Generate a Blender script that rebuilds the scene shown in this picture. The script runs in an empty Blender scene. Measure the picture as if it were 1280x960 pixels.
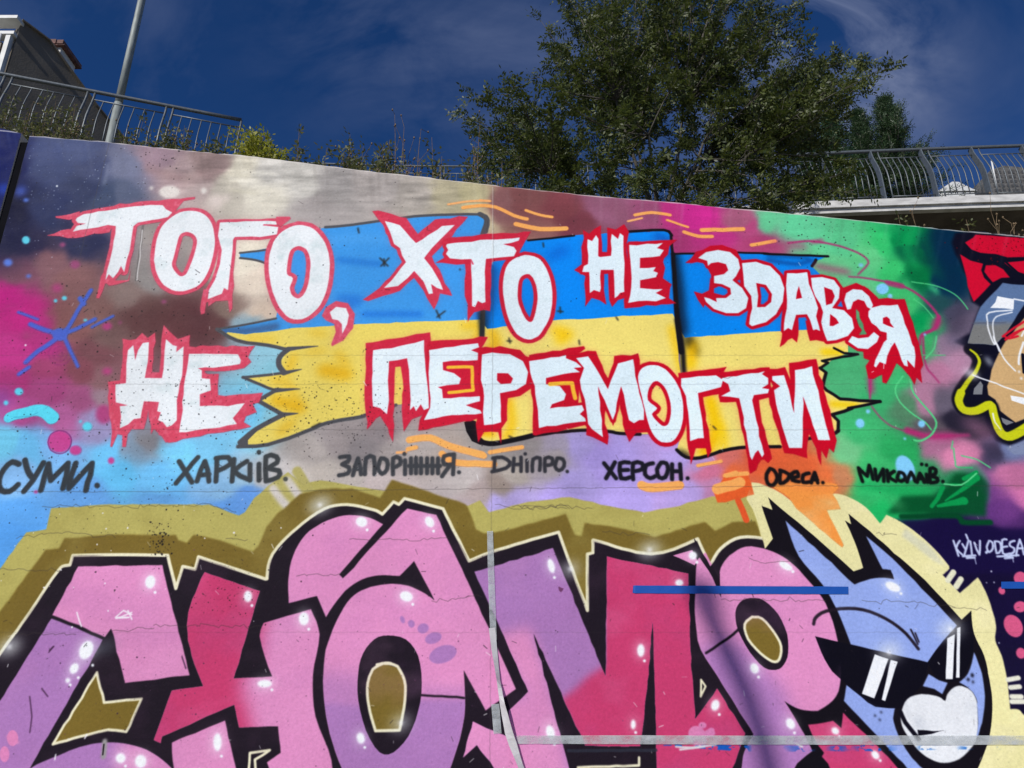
import bpy, math, random
import numpy as np
from mathutils import Vector

random.seed(7)
rng = np.random.default_rng(11)
C = bpy.context.scene.collection
scene = bpy.context.scene
PI = math.pi

# ------------------------------------------------------------------ camera
EYE = 1.6
PITCH = math.radians(20.7)
FPX = 961.0                       # focal length in pixels of the 1280 wide photograph
DW = 5.0                          # distance from the camera to the painted wall
cam_d = bpy.data.cameras.new('camera')
cam = bpy.data.objects.new('camera', cam_d)
C.objects.link(cam)
cam.location = (0, 0, EYE)
cam.rotation_euler = (PI / 2 + PITCH, 0, 0)
cam_d.sensor_width = 36.0
cam_d.lens = 36.0 * FPX / 1280.0
cam_d.clip_end = 3000
scene.camera = cam

# ------------------------------------------------------------------ light
SUN = Vector((-0.47, -0.67, 0.575)).normalized()      # towards the sun
sun_d = bpy.data.lights.new('sun', 'SUN')
sun_d.energy = 4.15
sun_d.angle = math.radians(0.53)
sun_d.color = (1.0, 0.965, 0.91)
sun = bpy.data.objects.new('sun', sun_d)
C.objects.link(sun)
sun.location = (-8, -10, 12)
sun.rotation_euler = (-SUN).to_track_quat('-Z', 'Y').to_euler()

world = bpy.data.worlds.new('World')
scene.world = world
world.use_nodes = True
wn = world.node_tree
wn.nodes.clear()
w_out = wn.nodes.new('ShaderNodeOutputWorld')
w_bg = wn.nodes.new('ShaderNodeBackground')
sky = wn.nodes.new('ShaderNodeTexSky')
sky.sky_type = 'NISHITA'
sky.sun_disc = False
sky.sun_elevation = math.asin(SUN.z)
sky.sun_rotation = math.atan2(SUN.x, SUN.y)
sky.altitude = 1500
sky.air_density = 1.0
sky.dust_density = 0.2
sky.ozone_density = 4.0
w_bg.inputs['Strength'].default_value = 0.056
# thin high cloud mixed into the sky
tc = wn.nodes.new('ShaderNodeTexCoord')
mp = wn.nodes.new('ShaderNodeMapping')
mp.inputs['Rotation'].default_value = (0.3, 0.5, 0.9)
mp.inputs['Scale'].default_value = (1.0, 2.6, 1.5)
mp.inputs['Location'].default_value = (0.35, 0.1, 0.6)
n1 = wn.nodes.new('ShaderNodeTexNoise')
n1.inputs['Scale'].default_value = 1.7
n1.inputs['Detail'].default_value = 7
n1.inputs['Roughness'].default_value = 0.55
n1.inputs['Distortion'].default_value = 0.4
ramp = wn.nodes.new('ShaderNodeValToRGB')
ramp.color_ramp.elements[0].position = 0.44
ramp.color_ramp.elements[0].color = (0, 0, 0, 1)
ramp.color_ramp.elements[1].position = 0.70
ramp.color_ramp.elements[1].color = (1, 1, 1, 1)
mul = wn.nodes.new('ShaderNodeMath'); mul.operation = 'MULTIPLY'; mul.inputs[1].default_value = 0.55
tint = wn.nodes.new('ShaderNodeMix'); tint.data_type = 'RGBA'; tint.blend_type = 'MULTIPLY'
tint.inputs[0].default_value = 1.0
tint.inputs[7].default_value = (0.30, 0.70, 1.22, 1)
mixc = wn.nodes.new('ShaderNodeMix'); mixc.data_type = 'RGBA'
mixc.inputs[7].default_value = (2.5, 3.2, 5.6, 1)
wn.links.new(tc.outputs['Generated'], mp.inputs['Vector'])
wn.links.new(mp.outputs['Vector'], n1.inputs['Vector'])
wn.links.new(n1.outputs['Fac'], ramp.inputs['Fac'])
wn.links.new(ramp.outputs['Color'], mul.inputs[0])
wn.links.new(sky.outputs['Color'], tint.inputs[6])
wn.links.new(tint.outputs[2], mixc.inputs[6])
# two places where the veil of cloud is thicker
def cloud_patch(d, r0, r1, k, prev):
    nv = wn.nodes.new('ShaderNodeVectorMath'); nv.operation = 'NORMALIZE'; wn.links.new(tc.outputs['Generated'], nv.inputs[0])
    dv_ = wn.nodes.new('ShaderNodeVectorMath'); dv_.operation = 'DISTANCE'; wn.links.new(nv.outputs[0], dv_.inputs[0]); dv_.inputs[1].default_value = d
    mr = wn.nodes.new('ShaderNodeMapRange'); mr.interpolation_type = 'SMOOTHSTEP'; mr.inputs['From Min'].default_value = r1; mr.inputs['From Max'].default_value = r0
    wn.links.new(dv_.outputs['Value'], mr.inputs['Value'])
    nn = wn.nodes.new('ShaderNodeTexNoise'); nn.inputs['Scale'].default_value = 5.5; nn.inputs['Detail'].default_value = 8; nn.inputs['Roughness'].default_value = .6; nn.inputs['Distortion'].default_value = .6
    wn.links.new(mp.outputs['Vector'], nn.inputs['Vector'])
    rm = wn.nodes.new('ShaderNodeMapRange'); rm.inputs['From Min'].default_value = .40; rm.inputs['From Max'].default_value = .68; wn.links.new(nn.outputs['Fac'], rm.inputs['Value'])
    a_ = wn.nodes.new('ShaderNodeMath'); a_.operation = 'MULTIPLY'; wn.links.new(mr.outputs[0], a_.inputs[0]); wn.links.new(rm.outputs[0], a_.inputs[1])
    b_ = wn.nodes.new('ShaderNodeMath'); b_.operation = 'MULTIPLY_ADD'; b_.inputs[1].default_value = k; b_.use_clamp = True
    wn.links.new(a_.outputs[0], b_.inputs[0]); wn.links.new(prev, b_.inputs[2]); return b_.outputs[0]
fac_ = cloud_patch((0.355, 0.68, 0.642), 0.03, 0.17, 1.3, mul.outputs[0])
fac_ = cloud_patch((-0.10, 0.655, 0.749), 0.05, 0.30, 0.30, fac_)
wn.links.new(fac_, mixc.inputs[0])
wn.links.new(mixc.outputs[2], w_bg.inputs['Color'])
wn.links.new(w_bg.outputs[0], w_out.inputs['Surface'])

scene.view_settings.view_transform = 'Standard'
scene.view_settings.look = 'None'
scene.view_settings.exposure = 0.0
scene.view_settings.gamma = 1.0
scene.view_settings.use_curve_mapping = False

# ------------------------------------------------------------------ geometry of the view
cp, sp = math.cos(PITCH), math.sin(PITCH)
def at(px, py, Y):
    """photo pixel -> point of the world at depth Y"""
    xc = (px - 640) / FPX; yc = (480 - py) / FPX
    dy = cp - yc * sp; dz = sp + yc * cp
    t = Y / dy
    return Vector((t * xc, Y, EYE + t * dz))

# ------------------------------------------------------------------ helpers
def srgb(c):
    return tuple(((v / 255) / 12.92 if v / 255 <= 0.04045 else ((v / 255 + 0.055) / 1.055) ** 2.4) for v in c[:3]) + (1.0,)

def mat(name, col, rough=0.7, noise=0.15, scale=6.0, bump=0.0, bscale=40.0, metal=0.0, spec=0.5, col2=None, aspect=(1, 1, 1)):
    m = bpy.data.materials.new(name); m.use_nodes = True
    nt = m.node_tree; b = nt.nodes['Principled BSDF']
    t = nt.nodes.new('ShaderNodeTexCoord'); mp_ = nt.nodes.new('ShaderNodeMapping')
    mp_.inputs['Scale'].default_value = aspect
    nt.links.new(t.outputs['Object'], mp_.inputs['Vector'])
    n = nt.nodes.new('ShaderNodeTexNoise'); n.inputs['Scale'].default_value = scale; n.inputs['Detail'].default_value = 6
    nt.links.new(mp_.outputs['Vector'], n.inputs['Vector'])
    r = nt.nodes.new('ShaderNodeValToRGB')
    r.color_ramp.elements[0].position = 0.3; r.color_ramp.elements[1].position = 0.7
    c2 = col2 if col2 else tuple(min(1, v * (1 + noise)) for v in col[:3])
    c1 = tuple(v * (1 - noise) for v in col[:3])
    r.color_ramp.elements[0].color = (*c1, 1); r.color_ramp.elements[1].color = (*c2[:3], 1)
    nt.links.new(n.outputs['Fac'], r.inputs['Fac']); nt.links.new(r.outputs['Color'], b.inputs['Base Color'])
    b.inputs['Roughness'].default_value = rough; b.inputs['Metallic'].default_value = metal
    b.inputs['Specular IOR Level'].default_value = spec
    if bump:
        n2 = nt.nodes.new('ShaderNodeTexNoise'); n2.inputs['Scale'].default_value = bscale; n2.inputs['Detail'].default_value = 5
        nt.links.new(mp_.outputs['Vector'], n2.inputs['Vector'])
        bp = nt.nodes.new('ShaderNodeBump'); bp.inputs['Strength'].default_value = bump; bp.inputs['Distance'].default_value = 0.01
        nt.links.new(n2.outputs['Fac'], bp.inputs['Height']); nt.links.new(bp.outputs['Normal'], b.inputs['Normal'])
    return m

def mesh_obj(name, verts, faces, m=None, parent=None, smooth=False):
    me = bpy.data.meshes.new(name); me.from_pydata([tuple(v) for v in verts], [], faces); me.update()
    if m: me.materials.append(m)
    if smooth:
        for p in me.polygons: p.use_smooth = True
    o = bpy.data.objects.new(name, me); C.objects.link(o)
    if parent: o.parent = parent
    return o

def empty(name, loc=(0, 0, 0)):
    o = bpy.data.objects.new(name, None); C.objects.link(o); o.location = loc
    o.empty_display_size = 0.2
    return o

def tag(o, label=None, cat=None, group=None, kind=None):
    if label: o['label'] = label
    if cat: o['category'] = cat
    if group: o['group'] = group
    if kind: o['kind'] = kind
    return o

class MB:
    """collects boxes and tubes, builds one mesh"""
    def __init__(s): s.v = []; s.f = []
    def box(s, a, b):
        x0, y0, z0 = a; x1, y1, z1 = b; n = len(s.v)
        s.v += [(x0,y0,z0),(x1,y0,z0),(x1,y1,z0),(x0,y1,z0),(x0,y0,z1),(x1,y0,z1),(x1,y1,z1),(x0,y1,z1)]
        s.f += [tuple(n+i for i in q) for q in ((0,3,2,1),(4,5,6,7),(0,1,5,4),(1,2,6,5),(2,3,7,6),(3,0,4,7))]
        return s
    def prism(s, pts, off):
        """polygon pts (3d) extruded by off"""
        n = len(s.v); k = len(pts); off = Vector(off)
        s.v += [tuple(p) for p in pts] + [tuple(Vector(p) + off) for p in pts]
        s.f.append(tuple(range(n + k - 1, n - 1, -1))); s.f.append(tuple(range(n + k, n + 2 * k)))
        for i in range(k):
            j = (i + 1) % k
            s.f.append((n + i, n + j, n + k + j, n + k + i))
        return s
    def tube(s, pts, r, seg=8, flat=None):
        pts = [Vector(p) for p in pts]; rs = r if isinstance(r, (list, tuple)) else [r] * len(pts)
        n0 = len(s.v)
        for i, p in enumerate(pts):
            t = (pts[min(i + 1, len(pts) - 1)] - pts[max(i - 1, 0)]).normalized()
            a = t.cross(Vector((0.3, 1, 0.2))) 
            if a.length < 0.1: a = t.cross(Vector((1, 0, 0)))
            a.normalize(); b = t.cross(a)
            for k in range(seg):
                an = 2 * PI * k / seg
                s.v.append(tuple(p + (a * math.cos(an) + b * math.sin(an)) * rs[i]))
        for i in range(len(pts) - 1):
            for k in range(seg):
                q = n0 + i * seg; j = (k + 1) % seg
                s.f.append((q + k, q + j, q + seg + j, q + seg + k))
        s.f.append(tuple(n0 + k for k in range(seg))[::-1])
        s.f.append(tuple(n0 + (len(pts) - 1) * seg + k for k in range(seg)))
        return s
    def build(s, name, m, parent=None, smooth=False):
        return mesh_obj(name, s.v, s.f, m, parent, smooth)

# ==================================================================
#  MURAL: painted shape by shape on a numpy canvas laid over the wall
# ==================================================================
SC = 280.0
X0, X1, Z0, Z1 = -5.6, 6.0, -0.1, 6.1
CW, CH = int((X1 - X0) * SC), int((Z1 - Z0) * SC)

def to_wall(p):
    p = np.asarray(p, float)
    xc = (p[:, 0] - 640) / FPX; yc = (480 - p[:, 1]) / FPX
    t = DW / (cp - yc * sp)
    return np.stack([t * xc, EYE + t * (sp + yc * cp)], 1)
def to_canvas(p):
    w = to_wall(p)
    return np.stack([(w[:, 0] - X0) * SC, (Z1 - w[:, 1]) * SC], 1)
def from_wall(X, Z):
    zc = DW * cp + (Z - EYE) * sp
    return 640 + FPX * X / zc, 480 - FPX * ((Z - EYE) * cp - DW * sp) / zc
PXS = SC * DW / FPX / 0.88          # canvas pixels per photo pixel, mean

REG = dict(A=(0,200,.25), B=(300,200,.25), C=(600,200,.25), D=(960,200,.25), E=(0,400,.25), F=(300,400,.25),
           G=(600,400,.25), H=(900,400,.25), I=(0,620,.34375), J=(320,620,.34375), K=(640,630,.34375),
           L=(840,630,.34375), M=(1080,280,.15625), N=(1080,420,.15625), O=(1080,560,.15625), Q=(1080,700,.15625),
           R=(1080,810,.15625), S=(820,200,.25), T=(160,380,.25), U=(820,540,.21875), V=(0,720,.25),
           W=(300,720,.25), X=(600,720,.25), Y=(820,720,.25), Z=(0,540,.25), P=(0,0,1.0))
def q(s):
    """'A x,y x,y ... B x,y' -> photo pixel points"""
    r = REG['P']; out = []
    for t in s.split():
        if t in REG: r = REG[t]; continue
        x, y = t.split(','); out.append((r[0] + float(x) * r[2], r[1] + float(y) * r[2]))
    return out

def vnoise(h, w, cell, seed, stretch=1.0):
    g = np.random.default_rng(seed)
    gh, gw = int(h / cell) + 4, int(w / (cell * stretch)) + 4
    a = g.random((gh, gw)).astype(np.float32)
    ys = np.arange(h, dtype=np.float32) / cell; xs = np.arange(w, dtype=np.float32) / (cell * stretch)
    yi = ys.astype(int); xi = xs.astype(int); fy = ys - yi; fx = xs - xi
    fy = fy * fy * (3 - 2 * fy); fx = fx * fx * (3 - 2 * fx)
    r = a[yi] * (1 - fy)[:, None] + a[yi + 1] * fy[:, None]
    return r[:, xi] * (1 - fx)[None] + r[:, xi + 1] * fx[None]
def fbm(h, w, cell, seed, octv=4, stretch=1.0):
    t = np.zeros((h, w), np.float32); a = 0.5
    for i in range(octv):
        t += a * vnoise(h, w, max(cell / 2 ** i, 1.0), seed + i * 17, stretch); a *= 0.5
    return t / (1 - 0.5 ** octv)

def box1(a, r, ax):
    if r < 1: return a
    pad = [(0, 0), (0, 0)]; pad[ax] = (r + 1, r)
    c = np.cumsum(np.pad(a, pad, mode='edge'), axis=ax, dtype=np.float64)
    n = a.shape[ax]
    if ax == 0: return ((c[2*r+1:2*r+1+n] - c[:n]) / (2*r+1)).astype(np.float32)
    return ((c[:, 2*r+1:2*r+1+n] - c[:, :n]) / (2*r+1)).astype(np.float32)
class Mask:
    def __init__(s, x0, y0, a): s.x0, s.y0, s.a = x0, y0, a
    def pad(s, n):
        return Mask(s.x0 - n, s.y0 - n, np.pad(s.a, n))
    def blur(s, sig):
        sig *= PXS
        if sig < 0.9:
            m = s.pad(1); a = m.a; k = sig * 0.35
            for ax in (0, 1):
                a = a * (1 - 2 * k) + k * (np.roll(a, 1, ax) + np.roll(a, -1, ax))
            return Mask(m.x0, m.y0, a)
        r = max(1, int(round(sig * 0.9))); m = s.pad(3 * r + 2); a = m.a
        for _ in range(3): a = box1(box1(a, r, 0), r, 1)
        return Mask(m.x0, m.y0, a)
    def on(s, o):
        """array of the other mask sampled in this one's window"""
        z = np.zeros_like(s.a)
        ya, yb = max(s.y0, o.y0), min(s.y0 + s.a.shape[0], o.y0 + o.a.shape[0])
        xa, xb = max(s.x0, o.x0), min(s.x0 + s.a.shape[1], o.x0 + o.a.shape[1])
        if yb > ya and xb > xa:
            z[ya-s.y0:yb-s.y0, xa-s.x0:xb-s.x0] = o.a[ya-o.y0:yb-o.y0, xa-o.x0:xb-o.x0]
        return z
    def __sub__(s, o): return Mask(s.x0, s.y0, s.a * (1 - s.on(o)))
    def __and__(s, o): return Mask(s.x0, s.y0, s.a * s.on(o))
    def __mul__(s, k): return Mask(s.x0, s.y0, s.a * k)
def union(ms):
    xa = min(m.x0 for m in ms); ya = min(m.y0 for m in ms)
    xb = max(m.x0 + m.a.shape[1] for m in ms); yb = max(m.y0 + m.a.shape[0] for m in ms)
    a = np.zeros((yb - ya, xb - xa), np.float32)
    for m in ms:
        v = a[m.y0-ya:m.y0-ya+m.a.shape[0], m.x0-xa:m.x0-xa+m.a.shape[1]]
        np.maximum(v, m.a, out=v)
    return Mask(xa, ya, a)

_w = np.random.default_rng(3)
def wobble(p, amp=0.55, step=9.0, closed=True):
    p = np.asarray(p, float); n = len(p); out = []
    for i in range(n if closed else n - 1):
        a, b = p[i], p[(i + 1) % n]; d = np.hypot(*(b - a)); k = max(1, int(d / step))
        for j in range(k):
            c = a + (b - a) * j / k
            out.append(c + _w.normal(0, amp, 2) * (1.0 if j else 0.3))
    if not closed: out.append(p[-1])
    return np.array(out)
def smooth(p, n=4, closed=True):
    p = np.asarray(p, float); m = len(p); out = []
    for i in range(m if closed else m - 1):
        g = (lambda k: p[k % m]) if closed else (lambda k: p[min(max(k, 0), m - 1)])
        a, b, c, d = g(i - 1), g(i), g(i + 1), g(i + 2)
        for j in range(n):
            t = j / n
            out.append(0.5 * ((2*b) + (-a+c)*t + (2*a-5*b+4*c-d)*t*t + (-a+3*b-3*c+d)*t**3))
    if not closed: out.append(p[-1])
    return np.array(out)

def smoothc(p, n=4, lim=42):
    """smooth a closed outline but keep its sharp corners"""
    p = np.asarray(p, float); m = len(p)
    a = p - np.roll(p, 1, 0); b = np.roll(p, -1, 0) - p
    la = np.maximum(np.hypot(*a.T), 1e-6); lb = np.maximum(np.hypot(*b.T), 1e-6)
    cosv = (a * b).sum(1) / (la * lb); corner = cosv < math.cos(math.radians(lim))
    out = []
    for i in range(m):
        j = (i + 1) % m; P0, P1 = p[i], p[j]; L = lb[i]
        t0 = np.zeros(2) if corner[i] else (P1 - p[i - 1]) / (la[i] + lb[i]) * L
        t1 = np.zeros(2) if corner[j] else (p[(j + 1) % m] - P0) / (la[j] + lb[j]) * L
        if corner[i]: t0 = 1.5 * (P1 - P0) - t1 * .5
        if corner[j]: t1 = 1.5 * (P1 - P0) - t0 * .5
        if corner[i] and corner[j]: t0 = t1 = P1 - P0
        for k in range(n):
            t = k / n
            out.append((2*t**3-3*t*t+1)*P0 + (t**3-2*t*t+t)*t0 + (-2*t**3+3*t*t)*P1 + (t**3-t*t)*t1)
    return np.array(out)
def fillc(pc):
    """polygon in canvas px -> coverage mask"""
    SS = 3
    x0 = int(math.floor(pc[:, 0].min())) - 1; x1 = int(math.ceil(pc[:, 0].max())) + 2
    y0 = int(math.floor(pc[:, 1].min())) - 1; y1 = int(math.ceil(pc[:, 1].max())) + 2
    w, h = x1 - x0, y1 - y0
    acc = np.zeros((h * SS, w + 2), np.float32)
    n = len(pc)
    for i in range(n):
        ax, ay = pc[i]; bx, by = pc[(i + 1) % n]
        ay = (ay - y0) * SS - 0.5; by = (by - y0) * SS - 0.5
        if ay == by: continue
        sgn = 1.0
        if ay > by: ax, ay, bx, by = bx, by, ax, ay; sgn = -1.0
        r = np.arange(int(math.ceil(ay)), int(math.ceil(by)))
        if len(r) == 0: continue
        x = ax + (bx - ax) * (r - ay) / (by - ay) - x0
        xi = np.floor(x).astype(int); f = x - xi
        acc[r, xi] += sgn * (1 - f); acc[r, xi + 1] += sgn * f
    c = np.clip(np.abs(np.cumsum(acc, 1)[:, :w]), 0, 1)
    return Mask(x0, y0, c.reshape(h, SS, w).mean(1))
def fill(s, amp=0.45, sm=0):
    p = q(s) if isinstance(s, str) else s
    if sm == -1: p = smoothc(p)
    elif sm: p = smooth(p, sm)
    if amp: p = wobble(p, amp)
    return fillc(to_canvas(p))
def stroke(s, w, amp=0.3, sm=0, closed=False, w2=None):
    """polyline brushed with a round tip; w in photo px"""
    p = q(s) if isinstance(s, str) else s
    if closed: p = list(p) + [p[0]]
    if sm: p = smooth(p, sm, False)
    if amp: p = wobble(p, amp, closed=False)
    pc = to_canvas(p); n = len(pc); w2 = w if w2 is None else w2
    if n == 1: pc = np.vstack([pc, pc + 0.01]); n = 2
    R = max(w, w2) * PXS / 2 + 2
    x0 = int(pc[:, 0].min() - R); x1 = int(pc[:, 0].max() + R) + 2
    y0 = int(pc[:, 1].min() - R); y1 = int(pc[:, 1].max() + R) + 2
    a = np.zeros((y1 - y0, x1 - x0), np.float32)
    for i in range(n - 1):
        A, B = pc[i], pc[i + 1]
        xa = max(int(min(A[0], B[0]) - R), x0); xb = min(int(max(A[0], B[0]) + R) + 2, x1)
        ya = max(int(min(A[1], B[1]) - R), y0); yb = min(int(max(A[1], B[1]) + R) + 2, y1)
        X, Y = np.meshgrid(np.arange(xa, xb) + .5 - A[0], np.arange(ya, yb) + .5 - A[1])
        d = B - A; L = max(float(d @ d), 1e-6)
        t = np.clip((X * d[0] + Y * d[1]) / L, 0, 1)
        D = np.hypot(X - t * d[0], Y - t * d[1])
        ww = (w + (w2 - w) * (i + t) / (n - 1)) * PXS / 2
        v = a[ya-y0:yb-y0, xa-x0:xb-x0]
        np.maximum(v, np.clip(ww - D + 0.5, 0, 1), out=v)
    return Mask(x0, y0, a)
def ell(x, y, rx, ry, ang=0):
    t = np.linspace(0, 2 * PI, 28, endpoint=False); ca, sa = math.cos(math.radians(ang)), math.sin(math.radians(ang))
    ex, ey = rx * np.cos(t), ry * np.sin(t)
    return fillc(to_canvas(np.stack([x + ex * ca - ey * sa, y + ex * sa + ey * ca], 1)))
def rp(r, x, y):
    r = REG[r]; return r[0] + x * r[2], r[1] + y * r[2]

CAN = None
def paint(m, col, alpha=1.0):
    ya, yb = max(m.y0, 0), min(m.y0 + m.a.shape[0], CH); xa, xb = max(m.x0, 0), min(m.x0 + m.a.shape[1], CW)
    if yb <= ya or xb <= xa: return
    a = (m.a[ya-m.y0:yb-m.y0, xa-m.x0:xb-m.x0] * alpha)[..., None]
    v = CAN[ya:yb, xa:xb]
    v *= (1 - a); v += a * (np.array(col, np.float32) / 255)
def spray(s, col, w, w2=None, alpha=0.8, soft=4, sm=4):
    paint(stroke(s, w, sm=sm, w2=w2).blur(soft), col, alpha)

# ---------------------------------------------------------------- sprayed background colours, the upper left with glare mixed in
BG = """-160,200,18,22,70 -160,400,30,22,60 -160,560,100,180,220 -160,680,90,155,220 -160,900,120,105,50 10,200,15,22,75 8,260,14,16,48 12,300,30,32,62
60,200,66,76,114 90,185,72,82,118 110,210,64,72,106 60,260,42,50,86 100,240,50,58,90 130,250,58,70,98 155,210,112,116,140 150,250,84,92,116 100,300,38,42,74 40,310,40,36,66 200,200,150,125,135
220,215,172,148,148 260,205,148,125,122 250,232,190,170,165 300,212,222,214,192 290,240,188,180,165 340,215,205,200,190 330,238,215,208,190
380,225,200,195,185 420,232,160,154,150 400,258,162,154,150 470,235,175,166,160 520,243,175,166,156 560,242,182,172,142 590,245,190,180,140
600,280,196,182,146 615,300,190,170,140 632,258,135,90,90 655,250,125,75,75 700,262,118,60,66 720,285,112,54,64 665,285,135,88,84 650,300,150,110,95 752,262,145,90,115 770,300,120,75,95
810,262,152,78,112 840,262,190,50,125 880,272,200,42,135 850,300,170,55,112 900,295,180,48,120 950,305,168,62,108 925,272,168,90,120 935,282,176,70,118
958,278,98,192,140 1000,285,95,200,146 1050,300,86,190,132 1040,335,98,190,130 1090,315,95,200,130 1110,305,50,190,105 1120,340,55,192,106 1075,345,92,190,128
1132,300,0,132,70 1147,312,0,88,58 1152,345,0,112,60 1165,305,0,45,60 1182,310,0,38,68 1182,350,2,44,70 1172,380,30,70,74 1130,380,60,186,106
1160,405,44,150,88 1190,392,70,70,90 1204,402,98,86,106 1150,402,0,140,74 1150,430,60,160,95 1190,432,132,110,130 1170,470,182,120,150 1200,450,165,130,152
1160,500,172,120,146 1190,500,100,90,106 1120,470,58,176,105 1060,450,70,170,110 1050,490,75,175,115 1100,500,58,170,104 1140,512,80,130,95 1170,532,92,82,90
1200,522,36,32,48 1222,525,26,26,38 1080,540,60,176,106 1130,560,40,166,90 1060,570,110,190,130 1100,590,58,180,104 1046,600,190,125,85 1034,600,222,108,58
1000,590,226,100,54 950,580,230,98,54 1180,560,172,110,142 1200,572,216,130,166 1222,602,150,80,140 1150,590,50,150,90 1262,560,112,122,162 1245,565,58,52,76
1270,598,190,110,150 1282,620,216,120,170 1230,622,106,60,122 1252,640,95,50,116 1200,612,58,108,80 1080,610,48,186,104 1130,622,40,176,95 1110,645,28,182,95
1200,664,24,14,60 1180,684,20,10,50 1240,684,25,12,55 1275,655,66,34,90 1240,722,18,10,45 1272,752,20,12,50 1272,850,20,14,45 1282,920,18,12,40 1400,450,90,90,120 1400,620,190,110,150 1400,800,20,12,45
20,340,120,75,90 60,330,125,86,92 90,348,130,90,90 8,372,175,28,115 25,390,186,34,120 50,422,170,45,115 20,442,190,50,130 92,402,132,86,85 120,392,126,90,86
160,372,132,112,106 140,412,108,80,78 192,345,140,134,130 172,386,98,68,66 182,398,90,58,58 222,400,88,52,54 252,404,86,50,54 278,402,96,62,62 290,384,130,108,98 195,282,150,142,136
322,392,202,182,162 300,322,216,206,186 322,352,212,197,178 310,402,140,165,175 120,442,112,68,74 100,462,120,65,76 60,462,150,60,100 20,482,166,50,112 132,472,130,92,96
60,492,156,64,116 100,502,150,75,116 30,522,166,70,130 80,522,170,90,142 130,502,146,120,130 122,532,150,142,182 8,552,108,192,222 30,562,104,182,226 70,562,120,176,226
140,562,108,192,236 184,556,128,128,135 168,562,125,150,172 222,562,118,200,236 150,592,98,186,230 20,592,130,180,226 200,602,108,186,232 260,560,120,192,226 300,602,152,190,214
282,610,130,176,212 322,602,190,190,190 200,622,98,160,216 100,626,98,156,216 20,642,88,156,220 20,672,84,156,226 302,622,98,150,216 282,632,94,150,216
330,442,140,190,205 350,462,130,186,200 340,502,120,190,215 320,522,114,196,230 345,526,135,190,205 382,562,165,156,150 420,550,150,140,138 450,560,134,126,126
400,592,186,176,166 380,602,196,186,176 350,602,196,190,186 430,540,150,140,138 500,572,156,146,142 560,572,166,152,142 480,540,140,130,130 440,602,180,170,162
400,622,180,170,165 480,607,186,172,168 580,600,190,180,175 520,560,166,156,150 620,560,150,145,140 650,562,140,132,130 640,592,166,156,146 690,582,160,150,152
600,620,166,150,146 622,612,150,135,125 700,562,155,145,162 720,562,160,146,200 742,572,165,146,212 760,592,170,150,216 720,602,165,150,206 650,626,176,160,212
620,632,180,166,222 700,626,180,160,226 780,622,180,160,226 850,572,170,150,210 870,582,175,140,190 882,592,200,110,140 900,576,212,110,100 892,612,190,130,170
860,622,180,156,216 912,602,226,104,60"""
pts = np.array([[float(v) for v in t.split(',')] for t in BG.split()])
LD = 4
lh, lw = CH // LD + 2, CW // LD + 2
gx, gz = np.meshgrid(X0 + (np.arange(lw) * LD + LD / 2) / SC, Z1 - (np.arange(lh) * LD + LD / 2) / SC)
gpx, gpy = from_wall(gx, gz)
gpx = gpx + (fbm(lh, lw, 18, 5, 5) - .5) * 30; gpy = gpy + (fbm(lh, lw, 18, 55, 5) - .5) * 26
num = np.zeros((lh, lw, 3)); den = np.zeros((lh, lw))
for x, y, r, g_, b_ in pts:
    wgt = 1 / ((gpx - x) ** 2 + (1.25 * (gpy - y)) ** 2 + 30) ** 2.6
    den += wgt
    num += wgt[..., None] * np.array([r, g_, b_])
low = (num / den[..., None] / 255).astype(np.float32)
yy = (np.arange(CH) + .5) / LD - .5; xx = (np.arange(CW) + .5) / LD - .5
yi = np.clip(yy.astype(int), 0, lh - 2); xi = np.clip(xx.astype(int), 0, lw - 2)
fy = np.clip(yy - yi, 0, 1)[:, None, None].astype(np.float32); fx = np.clip(xx - xi, 0, 1)[None, :, None].astype(np.float32)
rowa = low[yi] * (1 - fy) + low[yi + 1] * fy
CAN = np.ascontiguousarray(rowa[:, xi] * (1 - fx) + rowa[:, xi + 1] * fx)
del rowa
# cloudy spray mottling and roller streaks
cloud = fbm(CH, CW, 60, 81, 5) - .5
streak = fbm(CH, CW, 7, 91, 3, 22.0) - .5
CAN *= (1 + 0.18 * cloud + 0.07 * streak)[..., None]
# whitish gloss sheen put into the colour near the top, with brush streaks
sheen = stroke('235,215 330,222 430,236 560,250', 60, sm=4).blur(14)
ya, xa = sheen.y0, sheen.x0
sv = CAN[max(ya,0):ya+sheen.a.shape[0], xa:xa+sheen.a.shape[1]]
st = (fbm(CH, CW, 9, 191, 4, 5.0) * .55 + fbm(CH, CW, 26, 195, 4, 1.6) * .45)[max(ya,0):ya+sheen.a.shape[0], xa:xa+sheen.a.shape[1]] - .5
sv *= (1 - .05 * sheen.a[max(0,-ya):] + .6 * st * sheen.a[max(0,-ya):])[..., None]

PARTS = []            # (name, mask, label)
def part(name, mask, label=None): PARTS.append((name, mask, label))

# dark and light sprayed clouds
spray('M 520,-60 470,60 520,200 600,330 640,420', (0, 104, 62), 12, alpha=.65, soft=6); spray('M 690,-60 640,80 640,240 690,400 760,540', (0, 38, 66), 26, alpha=.92, soft=7)
spray('M 400,30 340,200 420,330', (20, 176, 92), 10, alpha=.6, soft=5); spray('M 790,660 740,800 720,900', (66, 58, 78), 14, alpha=.8, soft=6)
spray('M 250,680 300,760 480,900', (20, 168, 88), 12, alpha=.5, soft=6); spray('C 520,180 700,240 720,330', (118, 66, 84), 22, alpha=.5, soft=8)
spray('C 560,150 600,180', (150, 100, 122), 18, alpha=.6, soft=7); spray('C 180,250 420,300', (112, 58, 62), 12, alpha=.4, soft=6)
spray('A 740,40 900,90 1000,70', (148, 118, 116), 10, alpha=.6, soft=5); spray('A 900,130 1060,90', (120, 92, 92), 6, alpha=.5, soft=4)
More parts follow.
